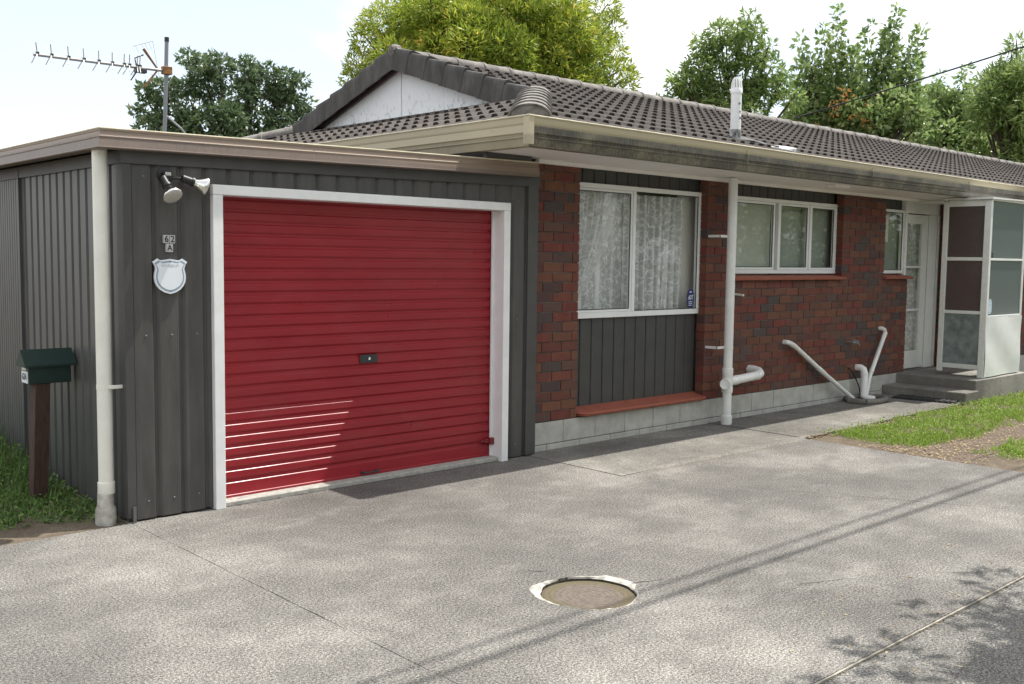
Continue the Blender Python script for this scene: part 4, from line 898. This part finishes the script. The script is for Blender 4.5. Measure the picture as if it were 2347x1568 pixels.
MB().add([(XS - .05, YS - .03, 2.445), (14.0, YS - .03, 2.462), (14.0, 6.0, 2.462), (XS - .03, 5.75, 2.445), (XS - .05, YS - .03, 2.470), (14.0, YS - .03, 2.475), (14.0, 6.0, 2.474), (XS - .03, 5.75, 2.470)], [(0, 3, 2, 1), (4, 5, 6, 7), (0, 1, 5, 4), (3, 0, 4, 7), (1, 2, 6, 5)]).build('cap_board', 'joinery_old', sc_)
MB().add([(XS - .012, 5.765, 2.42), (XS - .012, 5.765, 2.44), (XS - .012, 6.14, 2.42), (XS + .02, 5.765, 2.42), (XS + .02, 5.765, 2.44), (XS + .02, 6.14, 2.42)], [(0, 1, 2), (3, 5, 4), (0, 3, 4, 1), (0, 2, 5, 3), (1, 4, 5, 2)]).build('side_brace', 'joinery_old', sc_)
sticker(12.86, 1.13, YS + .009, sc_, pale=True)
MB().box(12.80, 12.875, YS + .008, YS + .0095, 1.735, 1.80).build('sticker', 'ink', sc_)
# door mat
dm = thing('door_mat', (11.97, 5.52, .012), 'black slatted rubber door mat on the path below the steps', 'door mat')
ax = Vector((.10, -.70, 0)).normalized(); bx_ = Vector((.9, .12, 0)).normalized()
for i in range(11):
    o = Vector((11.80, 5.86, .012)) + ax * (i * .066); p = [o, o + ax * .05, o + ax * .05 + bx_ * .30, o + bx_ * .30]
    MB().prism([(q.x, q.y) for q in p], .014, .034).build('mat_slat', 'mat', dm)
o = Vector((11.79, 5.88, 0)); p = [o, o + ax * .74, o + ax * .74 + bx_ * .32, o + bx_ * .32]; MB().prism([(q.x, q.y) for q in p], .0125, .020).build('mat_base', 'mat', dm)

# ------------------------------------------------------------------ wall things on the garage
YF = 6.066
fl = thing('floodlight', (2.72, 6.06, 2.13), 'twin black floodlight with two silver bulbs on the garage wall', 'floodlight')
MB().lathe((2.715, 6.083, 2.135), (0, -1, 0), [(0, .048), (.012, .048), (.016, .040)], 24).build('mounting_plate', 'black', fl, smooth=True)
MB().bbox(2.690, 2.742, 6.025, 6.068, 2.100, 2.150, .005).build('junction_box', 'black', fl)
MB().bbox(2.697, 2.735, 6.022, 6.030, 2.128, 2.150, .003).build('silver_label', 'numtile', fl)
def lamp(o, d, el):
    o = Vector(o); d = Vector(d).normalized()
    lh = empty('lamp', o, fl)
    MB().tube([el, (Vector(el) + o) / 2 + Vector((0, -.008, 0)), o], .009, 8).lathe(o, d, [(-.01, .010), (0, .024), (.055, .025), (.058, .030), (.072, .030), (.075, .025)], 20).build('lamp_holder', 'black', lh, smooth=True)
    MB().lathe(o, d, [(.066, .022), (.078, .026), (.095, .034), (.125, .054), (.138, .060), (.146, .061), (.150, .059)], 28).build('bulb', 'chrome', lh, smooth=True)
    MB().lathe(o, d, [(.145, .0588), (.150, .0570), (.156, .048), (.160, .025), (.161, .001)], 28).build('bulb_lens', 'lens', lh, smooth=True)
lamp((2.684, 6.030, 2.112), (.12, -.62, -.72), (2.700, 6.04, 2.118))
lamp((2.800, 6.012, 2.117), (.93, -.22, -.30), (2.738, 6.035, 2.115))
hn = thing('house_number', (2.735, YF, 1.665), 'house number 62 A on three small grey tiles above the shield sign', 'house number')
for x0, x1, z0, z1, t in ((2.698, 2.7325, 1.718, 1.769, '6'), (2.7365, 2.771, 1.718, 1.769, '2'), (2.714, 2.757, 1.664, 1.7155, 'A')):
    q = MB().bbox(x0, x1, YF - .004, YF + .016, z0, z1, .0015).build('number_tile', 'numtile', hn)
    text_mesh(t, .056 if t != 'A' else .05, 'numeral', 'ink', q, ((x0 + x1) / 2, YF - .0055, (z0 + z1) / 2 - .001), .0006, .0005, xs=.95)
sh = thing('security_sign', (2.736, YF, 1.405), 'white shield shaped security sign below the house number tiles', 'sign')
half = [(0, 1.622), (.030, 1.617), (.055, 1.613), (.070, 1.616), (.080, 1.6235), (.111, 1.603), (.100, 1.587), (.0935, 1.570), (.0925, 1.558), (.097, 1.540), (.1005, 1.520), (.101, 1.503), (.097, 1.478), (.086, 1.455), (.066, 1.433), (.036, 1.415), (0, 1.405)]
def shield(scale, y, th, name, m):
    pts = [(x, z) for x, z in half] + [(-x, z) for x, z in half[-2:0:-1]]; cz = 1.52
    pts = [(2.736 + x * scale, cz + (z - cz) * scale) for x, z in pts]; n = len(pts)
    MB().add([(x, y, z) for x, z in pts] + [(x, y + th, z) for x, z in pts] + [(2.736, y, cz)], [(i, (i + 1) % n, 2 * n)[::-1] for i in range(n)] + [(i, n + i, n + (i + 1) % n, (i + 1) % n)[::-1] for i in range(n)]).build(name, m, sh)
shield(1.0, YF - .004, .014, 'sign_plate', 'sign'); shield(.90, YF - .0048, .0006, 'sign_border', 'signedge'); shield(.80, YF - .0056, .0006, 'sign_face', 'sign')
text_mesh('SECURED BY', .0205, 'sign_lettering', 'signink', sh, (2.736, YF - .0062, 1.581), .0003, .0003)
for z in (1.602, 1.424): MB().lathe((2.736, YF - .0055, z), (0, -1, 0), [(0, .0032), (.002, .0032), (.0025, .001)], 10).build('screw', 'ink', sh)

# ------------------------------------------------------------------ letterbox
lb = thing('letterbox', (2.225, 6.95, 0), 'dark green letterbox on a brown timber post beside the garage', 'letterbox')
MB().loft([[(2.215 + dx_, 6.95 - .05, z), (2.215 + dx_ + .092, 6.95 - .05, z), (2.215 + dx_ + .092, 6.95 + .05, z), (2.215 + dx_, 6.95 + .05, z)] for z, dx_ in ((-.05, -.056), (.81, -.02))][::1]).build('post', 'postwood', lb)
ya, yb, xa, xb = 6.892, 7.03, 2.150, 2.418
MB().bbox(xa, xb, ya, yb, .80, .935, .003).build('box', 'green', lb)
ov = .028
MB().add([(xa - ov, ya - .022, .925), (xb + ov, ya - .022, .925), (xb + ov, (ya + yb) / 2, 1.022), (xa - ov, (ya + yb) / 2, 1.022), (xa - ov, yb + .022, .925), (xb + ov, yb + .022, .925),
          (xa - ov, ya - .022, .912), (xb + ov, ya - .022, .912), (xa - ov, yb + .022, .912), (xb + ov, yb + .022, .912)],
         [(0, 1, 2, 3), (3, 2, 5, 4), (6, 7, 1, 0), (4, 5, 9, 8), (6, 0, 3, 4, 8), (1, 7, 9, 5, 2), (8, 9, 7, 6)]).build('box_roof', 'green', lb)
q = MB().box(xa - .003, xa - .0005, ya + .012, yb - .008, .805, .882).build('number_plate', 'stickwhite', lb)
text_mesh('62A', .058, 'numeral', 'ink', q, (xa - .0042, (ya + yb) / 2 + .002, .845), .0004, .0008, Matrix.Rotation(-math.pi / 2, 4, 'Z') @ Matrix.Rotation(math.pi / 2, 4, 'X'), xs=.9)
MB().box(xa - .003, xa - .0005, ya + .045, yb - .012, .888, .918).build('paper_label', 'paper', lb)

# ------------------------------------------------------------------ aerial, cable, poles
an = thing('television_aerial', (4.10, 9.12, 2.3), 'television aerial on a grey mast above the garage roof', 'aerial')
MB().tube([(4.06, 9.13, 2.30), (4.09, 9.12, 2.9), (4.113, 9.115, 3.60)], .018, 10).build('mast', 'greysteel', an)
MB().tube([(4.113, 9.115, 3.585), (4.114, 9.115, 3.625)], .021, 10).build('mast_cap', 'black', an)
MB().tube([(4.085, 9.12, 2.93), (4.25, 9.14, 2.82), (4.55, 9.2, 2.52)], .010, 8).build('mast_stay', 'alu', an)
B0, B1 = Vector((2.972, 9.193, 3.323)), Vector((4.12, 9.112, 3.323)); bd = (B1 - B0).normalized()
MB().tube([B0, B1 + bd * .02], .0155, 8).build('boom', 'alu', an)
pr_ = bd.cross(Vector((0, 0, 1))).normalized()
for t in (.03, .13, .25, .36, .47, .57, .66, .70, .76, .78):
    p = B0 + bd * (t * 1.15)
    MB().bbox(p.x - .012, p.x + .012, p.y - .015, p.y + .015, p.z - .006, p.z + .024, .003).build('clip', 'dark', an)
    e = MB(); Lg = .075 + .03 * t
    for sx in (1, -1):
        for sz in (1, -1): e.tube([p + Vector((0, 0, .012)), p + pr_ * sx * .030 + Vector((0, 0, .012 + sz * .02)) - bd * .012, p + pr_ * sx * Lg + Vector((0, 0, .012 + sz * .075)) - bd * .03], .0046, 5)
    e.build('element', 'alu', an)
e = MB(); rx = B0 + bd * .98
for sx, sz in ((.25, 1), (-.25, 1), (.25, -1), (-.25, -1)): e.tube([rx + bd * .08, rx + bd * -.05 + pr_ * sx * .06 + Vector((0, 0, sz * .17))], .008, 5)
e.build('reflector_arm', 'rust', an)
MB().bbox(B1.x - .055, B1.x + .03, B1.y - .03, B1.y + .03, 3.29, 3.36, .004).build('clamp', 'rust', an)
MB().bbox(3.82, 3.92, 9.10, 9.16, 3.275, 3.315, .004).tube([(3.84, 9.13, 3.30), (3.82, 9.13, 3.40), (3.90, 9.13, 3.44)], .006, 6).tube([(3.84, 9.13, 3.29), (3.78, 9.13, 3.20)], .006, 6).build('dipole', 'dark', an)
fa = thing('distant_aerial', (9.6, 30, 0), 'tiny far aerial seen in the sky above the long aerial boom', 'aerial')
rr_ = Vector((.40, .916, .2145)); A0 = Vector((0, 0, 1.65)) + Vector((.3842, .9232, .1870)) * 32; A1 = A0 + Vector((.52, -.20, .20))
fm = MB().tube([A0, A1], .008, 5); fm.build('boom', 'alu', fa)
e = MB()
for t in (.15, .45, .62, .80): q = A0 + (A1 - A0) * t; e.tube([q, q + Vector((.10, 0, -.20))], .006, 5)
e.build('element', 'alu', fa); MB().tube([A1, (A1.x, A1.y, 0)], .012, 6).build('mast', 'greysteel', fa) if False else None
MB().tube([(A0.x + .9, A0.y - .35, 0), (A0.x + .9, A0.y - .35, A0.z - 2.3)], .02, 6).build('mast', 'greysteel', fa)
MB().tube([(A0.x + .9, A0.y - .35, A0.z - 2.3), A1], .006, 5).build('stay', 'greysteel', fa)
def sagline(a, b, sag, n=24):
    a, b = Vector(a), Vector(b); return [a + (b - a) * (i / n) - Vector((0, 0, sag * 4 * (i / n) * (1 - i / n))) for i in range(n + 1)]
sv = MB().tube(sagline((14.42, 9.0, 3.93), (18, 2.42, 6.22), .05), .012, 8).build('service_cable', 'cable', props=tagp('black power cable rising from the roof ridge towards the right', 'cable'))
MB().tube(sagline((-16, 2.365, 6.25), (18, 2.365, 6.25), .12), .019, 8).build('overhead_wire', 'cable', props=tagp('overhead wire casting the sharper shadow line across the driveway', 'wire'))
MB().tube(sagline((-16, 2.50, 6.25), (18, 2.50, 6.25), .12), .013, 8).build('overhead_wire', 'cable', props=tagp('overhead wire casting the fainter shadow line across the driveway', 'wire'))
for x, lbl in ((-16, 'timber power pole at the street end of the overhead wires'), (18, 'timber power pole at the lawn end of the overhead wires')):
    pl = thing('power_pole', (x, 2.42, 0), lbl, 'pole', 'power poles')
    MB().tube([(x, 2.42, -.2), (x, 2.42, 6.8)], [.16, .11], 12).build('pole', 'polewood', pl); MB().box(x - .05, x + .05, 1.9, 2.95, 6.12, 6.22).build('cross_arm', 'polewood', pl)

# ------------------------------------------------------------------ vegetation
def leaf_object(name, P, A, B, rnd, m, parent=None, props=None, bend=.0):
    """P base, A length vectors, B half-width vectors"""
    n = len(P); Nn = np.cross(A, B); Nn /= (np.linalg.norm(Nn, axis=1, keepdims=True) + 1e-9); ln = np.linalg.norm(A, axis=1, keepdims=True)
    V = np.empty((n, 4, 3)); V[:, 0] = P; V[:, 1] = P + A * .45 + B + Nn * ln * bend; V[:, 2] = P + A; V[:, 3] = P + A * .45 - B + Nn * ln * bend
    org = np.array([V[..., 0].mean(), V[..., 1].mean(), V[..., 2].min()]); V = (V - org).reshape(-1, 3)
    me = bpy.data.meshes.new(name); me.vertices.add(n * 4); me.vertices.foreach_set('co', V.ravel().astype(np.float32))
    idx = np.arange(n * 4, dtype=np.int32); me.loops.add(n * 4); me.loops.foreach_set('vertex_index', idx)
    me.polygons.add(n); me.polygons.foreach_set('loop_start', np.arange(0, n * 4, 4, dtype=np.int32)); me.polygons.foreach_set('loop_total', np.full(n, 4, dtype=np.int32))
    at = me.attributes.new('rnd', 'FLOAT', 'POINT'); at.data.foreach_set('value', np.repeat(np.clip(rnd, 0, 1), 4).astype(np.float32))
    me.materials.append(M[m]); me.update(); me.validate()
    return link(name, me, org, parent, props)
def unit(n):
    d = np.random.normal(size=(n, 3)); return d / np.linalg.norm(d, axis=1, keepdims=True)
def clump_leaves(C, Rc, per, L, W, droop=-.15, outward=.7, flat=.8):
    Ps, As, Bs, Rs = [], [], [], []
    for c, r in zip(C, Rc):
        n = int(per * r * r); d = unit(n); rad = r * np.random.uniform(.35, 1.0, (n, 1)) ** .5; P = np.array(c) + d * rad * np.array([1, 1, flat])
        a = d * outward + unit(n) * .75 + np.array([0, 0, droop]); a /= np.linalg.norm(a, axis=1, keepdims=True)
        ll = L * np.random.uniform(.6, 1.25, (n, 1)); b = np.cross(a, unit(n)); b /= (np.linalg.norm(b, axis=1, keepdims=True) + 1e-9)
        cr = np.random.uniform(-.12, .12)
        Ps.append(P); As.append(a * ll); Bs.append(b * W * .5 * ll / L); Rs.append(np.random.beta(2, 2.2, n) + cr)
    return np.concatenate(Ps), np.concatenate(As), np.concatenate(Bs), np.concatenate(Rs)
def limbs(mb, base, top, C, r0, seg=7):
    base, top = Vector(base), Vector(top)
    mb.tube([base, base.lerp(top, .5) + Vector((random.uniform(-.1, .1), random.uniform(-.1, .1), 0)), top], [r0, r0 * .8, r0 * .55], 10)
    for c in C:
        c = Vector(c); s = base.lerp(top, random.uniform(.55, 1.0)); m_ = s.lerp(c, .5) + Vector((random.uniform(-.15, .15), random.uniform(-.15, .15), random.uniform(-.05, .2)))
        mb.tube([s, m_, c, c + (c - m_) * .08], [r0 * .30, r0 * .20, r0 * .11, r0 * .04], 5)
def tree(name, label, C, Rc, per, L, W, m, base, top, r0, droop=-.15, outward=.7, flat=.8, group='garden trees'):
    t = thing(name, base, label, 'tree', group)
    lm = MB(); limbs(lm, base, top, [c for c, q in zip(C, Rc) if q > .24], r0); lm.build('trunk', 'bark', t, smooth=50)
    leaf_object('crown', *clump_leaves(C, Rc, per, L, W, droop, outward, flat), m, t, bend=.06); return t
def at(px, py, d):
    """direction through a point of the photograph (2347 px wide), d metres out on the ground plan"""
    v = F + R * ((px - 1173.5) / 2330) - U * ((py - 784) / 2330); h = math.hypot(v.x, v.y); return Vector((0, 0, 1.65)) + v * (d / h)
# left dark tree
C, Rc = [], []
for px, py, r, d in ((372, 205, .42, 22), (350, 250, .45, 22.3), (392, 275, .5, 22), (440, 240, .55, 22.5), (470, 190, .55, 22.4), (500, 150, .42, 22.2), (465, 148, .30, 22), (560, 165, .42, 22.5), (585, 200, .48, 22.8), (545, 225, .55, 22.4), (520, 275, .6, 22), (450, 290, .55, 22), (590, 275, .55, 22.5),
                     (655, 180, .36, 22.6), (640, 215, .42, 22.8), (665, 240, .38, 22.6), (650, 280, .42, 22.4), (690, 275, .34, 22.6), (345, 295, .42, 22), (415, 320, .6, 22), (520, 330, .7, 22), (620, 330, .6, 22.3), (425, 200, .30, 22.3), (612, 160, .25, 22.5)):
    C.append(tuple(at(px, py, d))); Rc.append(r * .74)
for i in range(60):
    c0 = random.choice(C[:22]); r0_ = .34; dd = unit(1)[0]; C.append((c0[0] + dd[0] * r0_, c0[1] + dd[1] * r0_, c0[2] + dd[2] * r0_ * .6)); Rc.append(random.uniform(.10, .2))
tree('broadleaf_tree', 'dark glossy tree behind the garage roof beside the aerial mast', C, Rc, 3300, .13, .055, 'leaf_dark', (10.4, 19.4, 0), (10.4, 19.4, 3.4), .22)
# centre yellow-green tree
C, Rc = [], []
cx_, cy_, cz_ = at(1120, 150, 24)
for i in range(190):
    d = unit(1)[0]; 
    if d[2] < -.35: d[2] *= -.6
    rx, rz = 2.78, 2.62; q = random.uniform(.58, .96); w_ = 1 - .12 * max(0, -d[2])
    C.append((cx_ + d[0] * rx * q * w_, cy_ + d[1] * rx * q * w_, cz_ - .25 + d[2] * rz * q)); Rc.append(random.uniform(.34, .62))
for px, py, d in ((1395, 60, 25.5), (1400, 120, 25.5), (1415, 165, 25.2), (1385, 20, 25.8), (1370, 90, 25.8), (830, 150, 24), (845, 95, 24), (820, 185, 24), (860, 60, 24), (1425, 185, 25)):
    C.append(tuple(at(px, py, d))); Rc.append(.42)
tree('yellow_green_tree', 'big rounded yellow green tree with slender leaves behind the roof ridge', C, Rc, 2500, .17, .034, 'leaf_yel', (cx_, cy_, 0), (cx_, cy_, 4.6), .20, .10, .8)
# right trees
C, Rc = [], []
for px, py, r, d in ((1650, 75, .45, 27), (1690, 70, .4, 27), (1620, 110, .5, 27), (1665, 120, .6, 27), (1715, 110, .5, 27.2), (1760, 110, .32, 27), (1600, 150, .5, 27), (1650, 170, .6, 27), (1710, 165, .6, 27), (1765, 160, .5, 27.3), (1570, 190, .45, 26.8), (1620, 215, .55, 27), (1690, 220, .6, 27), (1745, 215, .55, 27.2), (1545, 195, .28, 26.8), (1560, 225, .4, 27), (1640, 250, .6, 27), (1720, 255, .6, 27), (1780, 200, .45, 27.2)):
    C.append(tuple(at(px, py, d))); Rc.append(r)
Rc = [r * .78 for r in Rc]
for i in range(46):
    c0 = random.choice(C[:19]); dd = unit(1)[0]; C.append((c0[0] + dd[0] * .55, c0[1] + dd[1] * .55, c0[2] + dd[2] * .5)); Rc.append(random.uniform(.12, .3))
b_ = at(1690, 200, 27)
tree('bushy_tree', 'leafy mid green tree rising just left of the tall spires, behind the white roof vent', C, Rc, 1700, .19, .055, 'leaf_mid', (b_.x, b_.y, 0), (b_.x, b_.y, 4.6), .2, -.25)
C, Rc = [], []
def spire(px0, py0, px1, py1, n, r0, r1, d):
    for i in range(n):
        t = i / (n - 1); C.append(tuple(at(px0 + (px1 - px0) * t + random.uniform(-4, 4), py0 + (py1 - py0) * t, d))); Rc.append(r0 + (r1 - r0) * t)
spire(1905, 300, 1922, 15, 15, .45, .10, 30); spire(1880, 260, 1885, 65, 10, .4, .13, 30.4); spire(1836, 280, 1838, 80, 10, .4, .11, 30.2); spire(2010, 280, 2055, 20, 14, .6, .13, 30.6); spire(1980, 200, 1996, 55, 6, .35, .14, 30.6); spire(2060, 250, 2115, 65, 9, .5, .14, 31); spire(1945, 270, 1950, 115, 7, .5, .25, 30); spire(2090, 300, 2095, 150, 6, .4, .15, 30.4); spire(1865, 300, 1855, 150, 5, .45, .3, 30)
for i in range(26): C.append(tuple(at(random.uniform(1830, 2110), random.uniform(215, 330), random.uniform(29.5, 31)))); Rc.append(random.uniform(.4, .6))
b_ = at(1960, 250, 30.3)
tree('spired_tree', 'tall tree with upright leafy spires and orange new leaves', C, Rc, 900, .20, .095, 'leaf_pale', (b_.x, b_.y, 0), (b_.x, b_.y, 4.8), .2, .15, .6)
ot = bpy.data.objects['spired_tree']
Ps = [];
for px, py in ((1925, 235), (1905, 240), (1945, 225), (1965, 260), (1985, 235), (1910, 260), (1945, 265), (1985, 283), (1975, 325), (1800 + 15, 330), (1870, 290), (1895, 320), (1935, 205)):
    Ps.append(tuple(at(px, py, 29.2)))
leaf_object('orange_leaves', *clump_leaves(Ps, [random.uniform(.05, .11) for _ in Ps], 1500, .13, .05), 'leaf_orange', ot)
C, Rc = [], []
for i in range(40): C.append(tuple(at(random.uniform(2080, 2380), random.uniform(235, 390), random.uniform(33, 36)))); Rc.append(random.uniform(.4, .7))
for px, py0, py1 in ((2140, 270, 175), (2200, 260, 160), (2165, 280, 210), (2095, 300, 230)):
    for t in range(6): C.append(tuple(at(px + t * 3, py0 + (py1 - py0) * t / 5, 34))); Rc.append(.42 - .05 * t)
for i in range(34): C.append(tuple(at(random.uniform(1770, 2330), random.uniform(270, 370), random.uniform(35, 37)))); Rc.append(random.uniform(.5, .8))
for i in range(14): C.append(tuple(at(random.uniform(2090, 2260), random.uniform(215, 300), random.uniform(34, 36)))); Rc.append(random.uniform(.35, .6))
b_ = at(2180, 330, 34.5)
tree('hedge_tree', 'loose light green tree crossed by the power cable at the right edge', C, Rc, 700, .22, .085, 'leaf_pale', (b_.x, b_.y, 0), (b_.x, b_.y, 4.5), .2)
C, Rc = [], []
for i in range(34):
    px = random.uniform(2250, 2420); py = random.uniform(165, 385); C.append(tuple(at(px, py, random.uniform(31, 32.5)))); Rc.append(random.uniform(.4, .65))
for px, py in ((2330, 105), (2318, 130), (2300, 165), (2340, 150), (2290, 190)): C.append(tuple(at(px, py, 32))); Rc.append(.3)
b_ = at(2330, 330, 32)
tree('palm_like_tree', 'shaggy bright green tree at the far right edge of the picture', C, Rc, 900, .26, .05, 'leaf_mid', (b_.x, b_.y, 0), (b_.x, b_.y, 4.5), .2, .1)
# tree beside the lane: its shade falls on the lower right of the driveway
C, Rc = [], []
for i in range(100):
    d = unit(1)[0]; q = random.uniform(.2, 1); C.append((6.95 + d[0] * 1.6 * q, .42 + d[1] * .95 * q, 4.4 + d[2] * .8)); Rc.append(random.uniform(.18, .32))
for i in range(70):
    C.append((6.9 + random.uniform(-.85, 1.2), .62 + random.uniform(-.5, .42), 4.4 + random.uniform(-.4, .4))); Rc.append(random.uniform(.2, .34))
for dx_, dy_ in ((-1.6, 1.25), (-1.0, 1.35), (-.4, 1.45), (.3, 1.4), (-2.0, .9), (-1.4, .8), (-.2, 1.0), (-1.9, .3), (-2.2, -.2)): C.append((7.0 + dx_, .28 + dy_ * .9, 4.3 + random.uniform(-.3, .3))); Rc.append(random.uniform(.14, .26))
tree('lane_tree', 'tree beside the lane casting dappled shade on the lower right corner', C, Rc, 1500, .13, .05, 'leaf_mid', (8.2, -.6, 0), (7.6, 0, 3.5), .14)

C, Rc = [], []
for i in range(400): C.append((-16 + i * .2 + random.uniform(-.2, .2), -8.5 + random.uniform(-.7, .7), random.uniform(.5, 5.8))); Rc.append(random.uniform(.6, .9))
hd_ = thing('sky_blocking_hedge', (6, -8.5, 0), 'unseen hedge added behind the camera to cut sky light and fill reflections', 'hedge')  # added out of view: holds sky light off the facade, fills window reflections
hm = MB()
for i in range(40): hm.tube([(-15 + i * 2, -8.5, -.1), (-15 + i * 2 + .2, -8.5, 5.2)], [.12, .04], 6)
hm.build('stems', 'bark', hd_); leaf_object('foliage', *clump_leaves(C, Rc, 300, .30, .13), 'leaf_mid', hd_)
# grass and weeds
def blades(name, P, L, W, m, lean=.5, props=None):
    n = len(P); th = np.random.uniform(0, 6.283, n); ln = L[:, None]
    a = np.stack([np.cos(th) * lean * np.random.uniform(.2, 1.3, n), np.sin(th) * lean * np.random.uniform(.2, 1.3, n), np.ones(n)], 1); a /= np.linalg.norm(a, axis=1, keepdims=True)
    b = np.stack([-np.sin(th + np.random.uniform(-.8, .8, n)), np.cos(th), np.zeros(n)], 1)
    return leaf_object(name, P, a * ln, b * W[:, None] * .5, np.random.beta(2, 2, n), m, None, props, .05)
def fbm(x, y):
    return (np.sin(x * 2.1 + 1.3 * np.sin(y * 1.7)) + np.sin(y * 3.3 + x * 1.1 + 2) * .7 + np.sin(x * 5.7 - y * 4.1) * .45 + np.sin(x * 11.3 + y * 8.7) * .3) / 2.4
n = 150000
x = 8.5 + np.random.uniform(0, 1, n) ** 1.35 * 11; y = np.random.uniform(2.0, 5.2, n)
f_ = fbm(x, y) * .12 + np.random.normal(0, .03, n)
strip1 = (y + f_ > 4.20 - (x - 8.5) * .05) & (x + f_ * 2 > 8.95 + np.clip(4.75 - y, 0, 1) * .2) & (y < 5.06 + (x - 8.5) * .02) & ((y < 4.98 + f_ * .5) | (x > 10.2))
strip2 = (y + f_ < 3.72 + (x - 8.5) * .01) & (x + f_ * 3 > 8.75 + np.clip(y - 3.0, 0, 1) * .9)
keep = (strip1 | strip2) & ~((x > 12.0) & (y > 5.1)); x, y = x[keep], y[keep]
thin = np.random.uniform(size=len(x)) < np.clip(.75 + fbm(x * 2.3 + 1, y * 3.1) * .9, .12, 1); x, y = x[thin], y[thin]
patch = .6 + .55 * (fbm(x * 1.7, y * 2.3) + .5)
blades('lawn_grass', np.stack([x, y, np.full(len(x), -.014)], 1), np.random.uniform(.02, .065, len(x)) * np.clip(patch, .4, 1.3), np.random.uniform(.004, .009, len(x)), 'grass', .8, dict(kind='stuff', label='short bright green lawn grass beside the path', category='grass'))
n = 700; tx = 8.9 + np.random.uniform(0, 1, n) ** 1.3 * 9; ty = np.random.uniform(2.2, 5.05, n); kk = ((ty > 4.15) & (ty < 5.0 + (tx > 10.2) * .1)) | (ty < 3.7); kk &= tx > 9.0; tx, ty = tx[kk], ty[kk]
ii = np.repeat(np.arange(len(tx)), 14); bx2 = tx[ii] + np.random.normal(0, .022, len(ii)); by2 = ty[ii] + np.random.normal(0, .022, len(ii)); sz = np.random.uniform(.4, 1.2, len(tx))[ii]
ok = ~((bx2 > 11.9) & (by2 > 5.08)); bx2, by2, sz = bx2[ok], by2[ok], sz[ok]
blades('grass_tufts', np.stack([bx2, by2, np.full(len(bx2), -.012)], 1), np.random.uniform(.05, .12, len(bx2)) * sz, np.random.uniform(.005, .011, len(bx2)), 'grass', 1.1, dict(kind='stuff', label='longer grass tufts dotted through the lawn', category='grass'))
n = 26000; x = 8.6 + np.random.uniform(0, 1, n) ** 1.3 * 10; y = np.random.uniform(2.0, 5.15, n); f_ = fbm(x + 4, y) * .15
keep = ((y > 4.32) & (x + f_ * 2 > 9.0)) | ((y < 3.6) & (x > 8.9)); x, y, = x[keep], y[keep]
P = np.stack([x, y, np.random.uniform(.0, .035, len(x))], 1); A = unit(len(x)) * np.array([1, 1, .25]) * .022; B = np.cross(A, unit(len(x))) * .45
leaf_object('clover', P, A, B, np.random.beta(3, 1.6, len(x)), 'grass', None, dict(kind='stuff', label='round clover leaves mixed through the lawn', category='clover'))
MB().add([(8.47, 3.60, -.010), (40, 3.50, -.010), (40, 4.12, -.010), (8.47, 4.22, -.010)], [(0, 1, 2, 3)]).build('gravel_track', 'gravel', props=STRUCT)
n = 2600; x = 8.5 + np.random.uniform(0, 1, n) ** 1.5 * 7; y = 4.0 + np.random.normal(0, .28, n); yy = np.where(np.random.uniform(size=n) < .2, 5.04 + np.random.normal(0, .03, n), y)
P = np.stack([x, yy, np.random.uniform(-.008, .012, n)], 1); A = unit(n) * np.array([1, 1, .3]) * .03; B = np.cross(A, np.array([0, 0, 1.0])) * .35
leaf_object('leaf_litter', P, A, B, np.random.uniform(0, 1, n), 'litter', None, dict(kind='stuff', label='dry fallen leaves scattered along the gravel track', category='leaves'))
# weeds by the garage side
n = 6000; x = np.random.uniform(.2, 2.44, n); y = 6.18 + np.random.uniform(0, 1, n) ** 1.3 * 4.2; f_ = fbm(x * 1.5, y * 1.5)
keep = (y + f_ * .25 + np.random.normal(0, .06, n) > 6.33); x, y, f_ = x[keep], y[keep], f_[keep]
gz_ = -.012 + np.minimum(.09, np.maximum(0, (y - 6.12)) * .04)
hgt = np.clip(.035 + (y - 6.45) * .07 + np.clip(1.7 - x, 0, 1) * .06, .03, .30) * np.random.uniform(.4, 1.1, len(x))
C0 = np.stack([x, y, gz_], 1)
rep = 7; idx = np.repeat(np.arange(len(x)), rep); t_ = np.random.uniform(.1, 1, len(idx)); P = C0[idx] + np.stack([np.random.normal(0, .018, len(idx)), np.random.normal(0, .018, len(idx)), t_ * hgt[idx]], 1)
A = unit(len(idx)) * np.array([1, 1, .5]); A /= np.linalg.norm(A, axis=1, keepdims=True); A *= np.random.uniform(.018, .038, (len(idx), 1)); B = np.cross(A, unit(len(idx))) * .32
P[:, 0] = np.minimum(P[:, 0], 2.44)
leaf_object('weeds', P, A, B, np.random.beta(2, 2, len(idx)), 'weed', None, dict(kind='stuff', label='low green weeds growing in soil along the garage side wall', category='weeds'))
n = 9000; x = np.random.uniform(.5, 2.38, n); y = 6.32 + np.random.uniform(0, 1, n) ** .8 * 3.3
blades('tall_grass', np.stack([x, y, np.full(n, .03)], 1), np.random.uniform(.12, .42, n) * np.clip((y - 6.4) * .55 + np.clip(1.9 - x, 0, .5), .18, 1), np.random.uniform(.004, .008, n), 'weed', .45, dict(kind='stuff', label='tall seeding grass behind the letterbox post', category='grass'))
# a few fallen leaves on the driveway
n = 60; x = np.random.uniform(3.6, 6.5, n); y = np.random.uniform(1.3, 2.6, n) ; P = np.stack([x, y, np.full(n, .004)], 1); A = unit(n) * np.array([1, 1, .1]) * .035; B = np.cross(A, np.array([0, 0, 1.0])) * .16
leaf_object('fallen_leaves', P, A, B, np.random.uniform(0, 1, n), 'litter', None, dict(kind='stuff', label='few dry fallen leaves on the lower right driveway', category='leaves'))
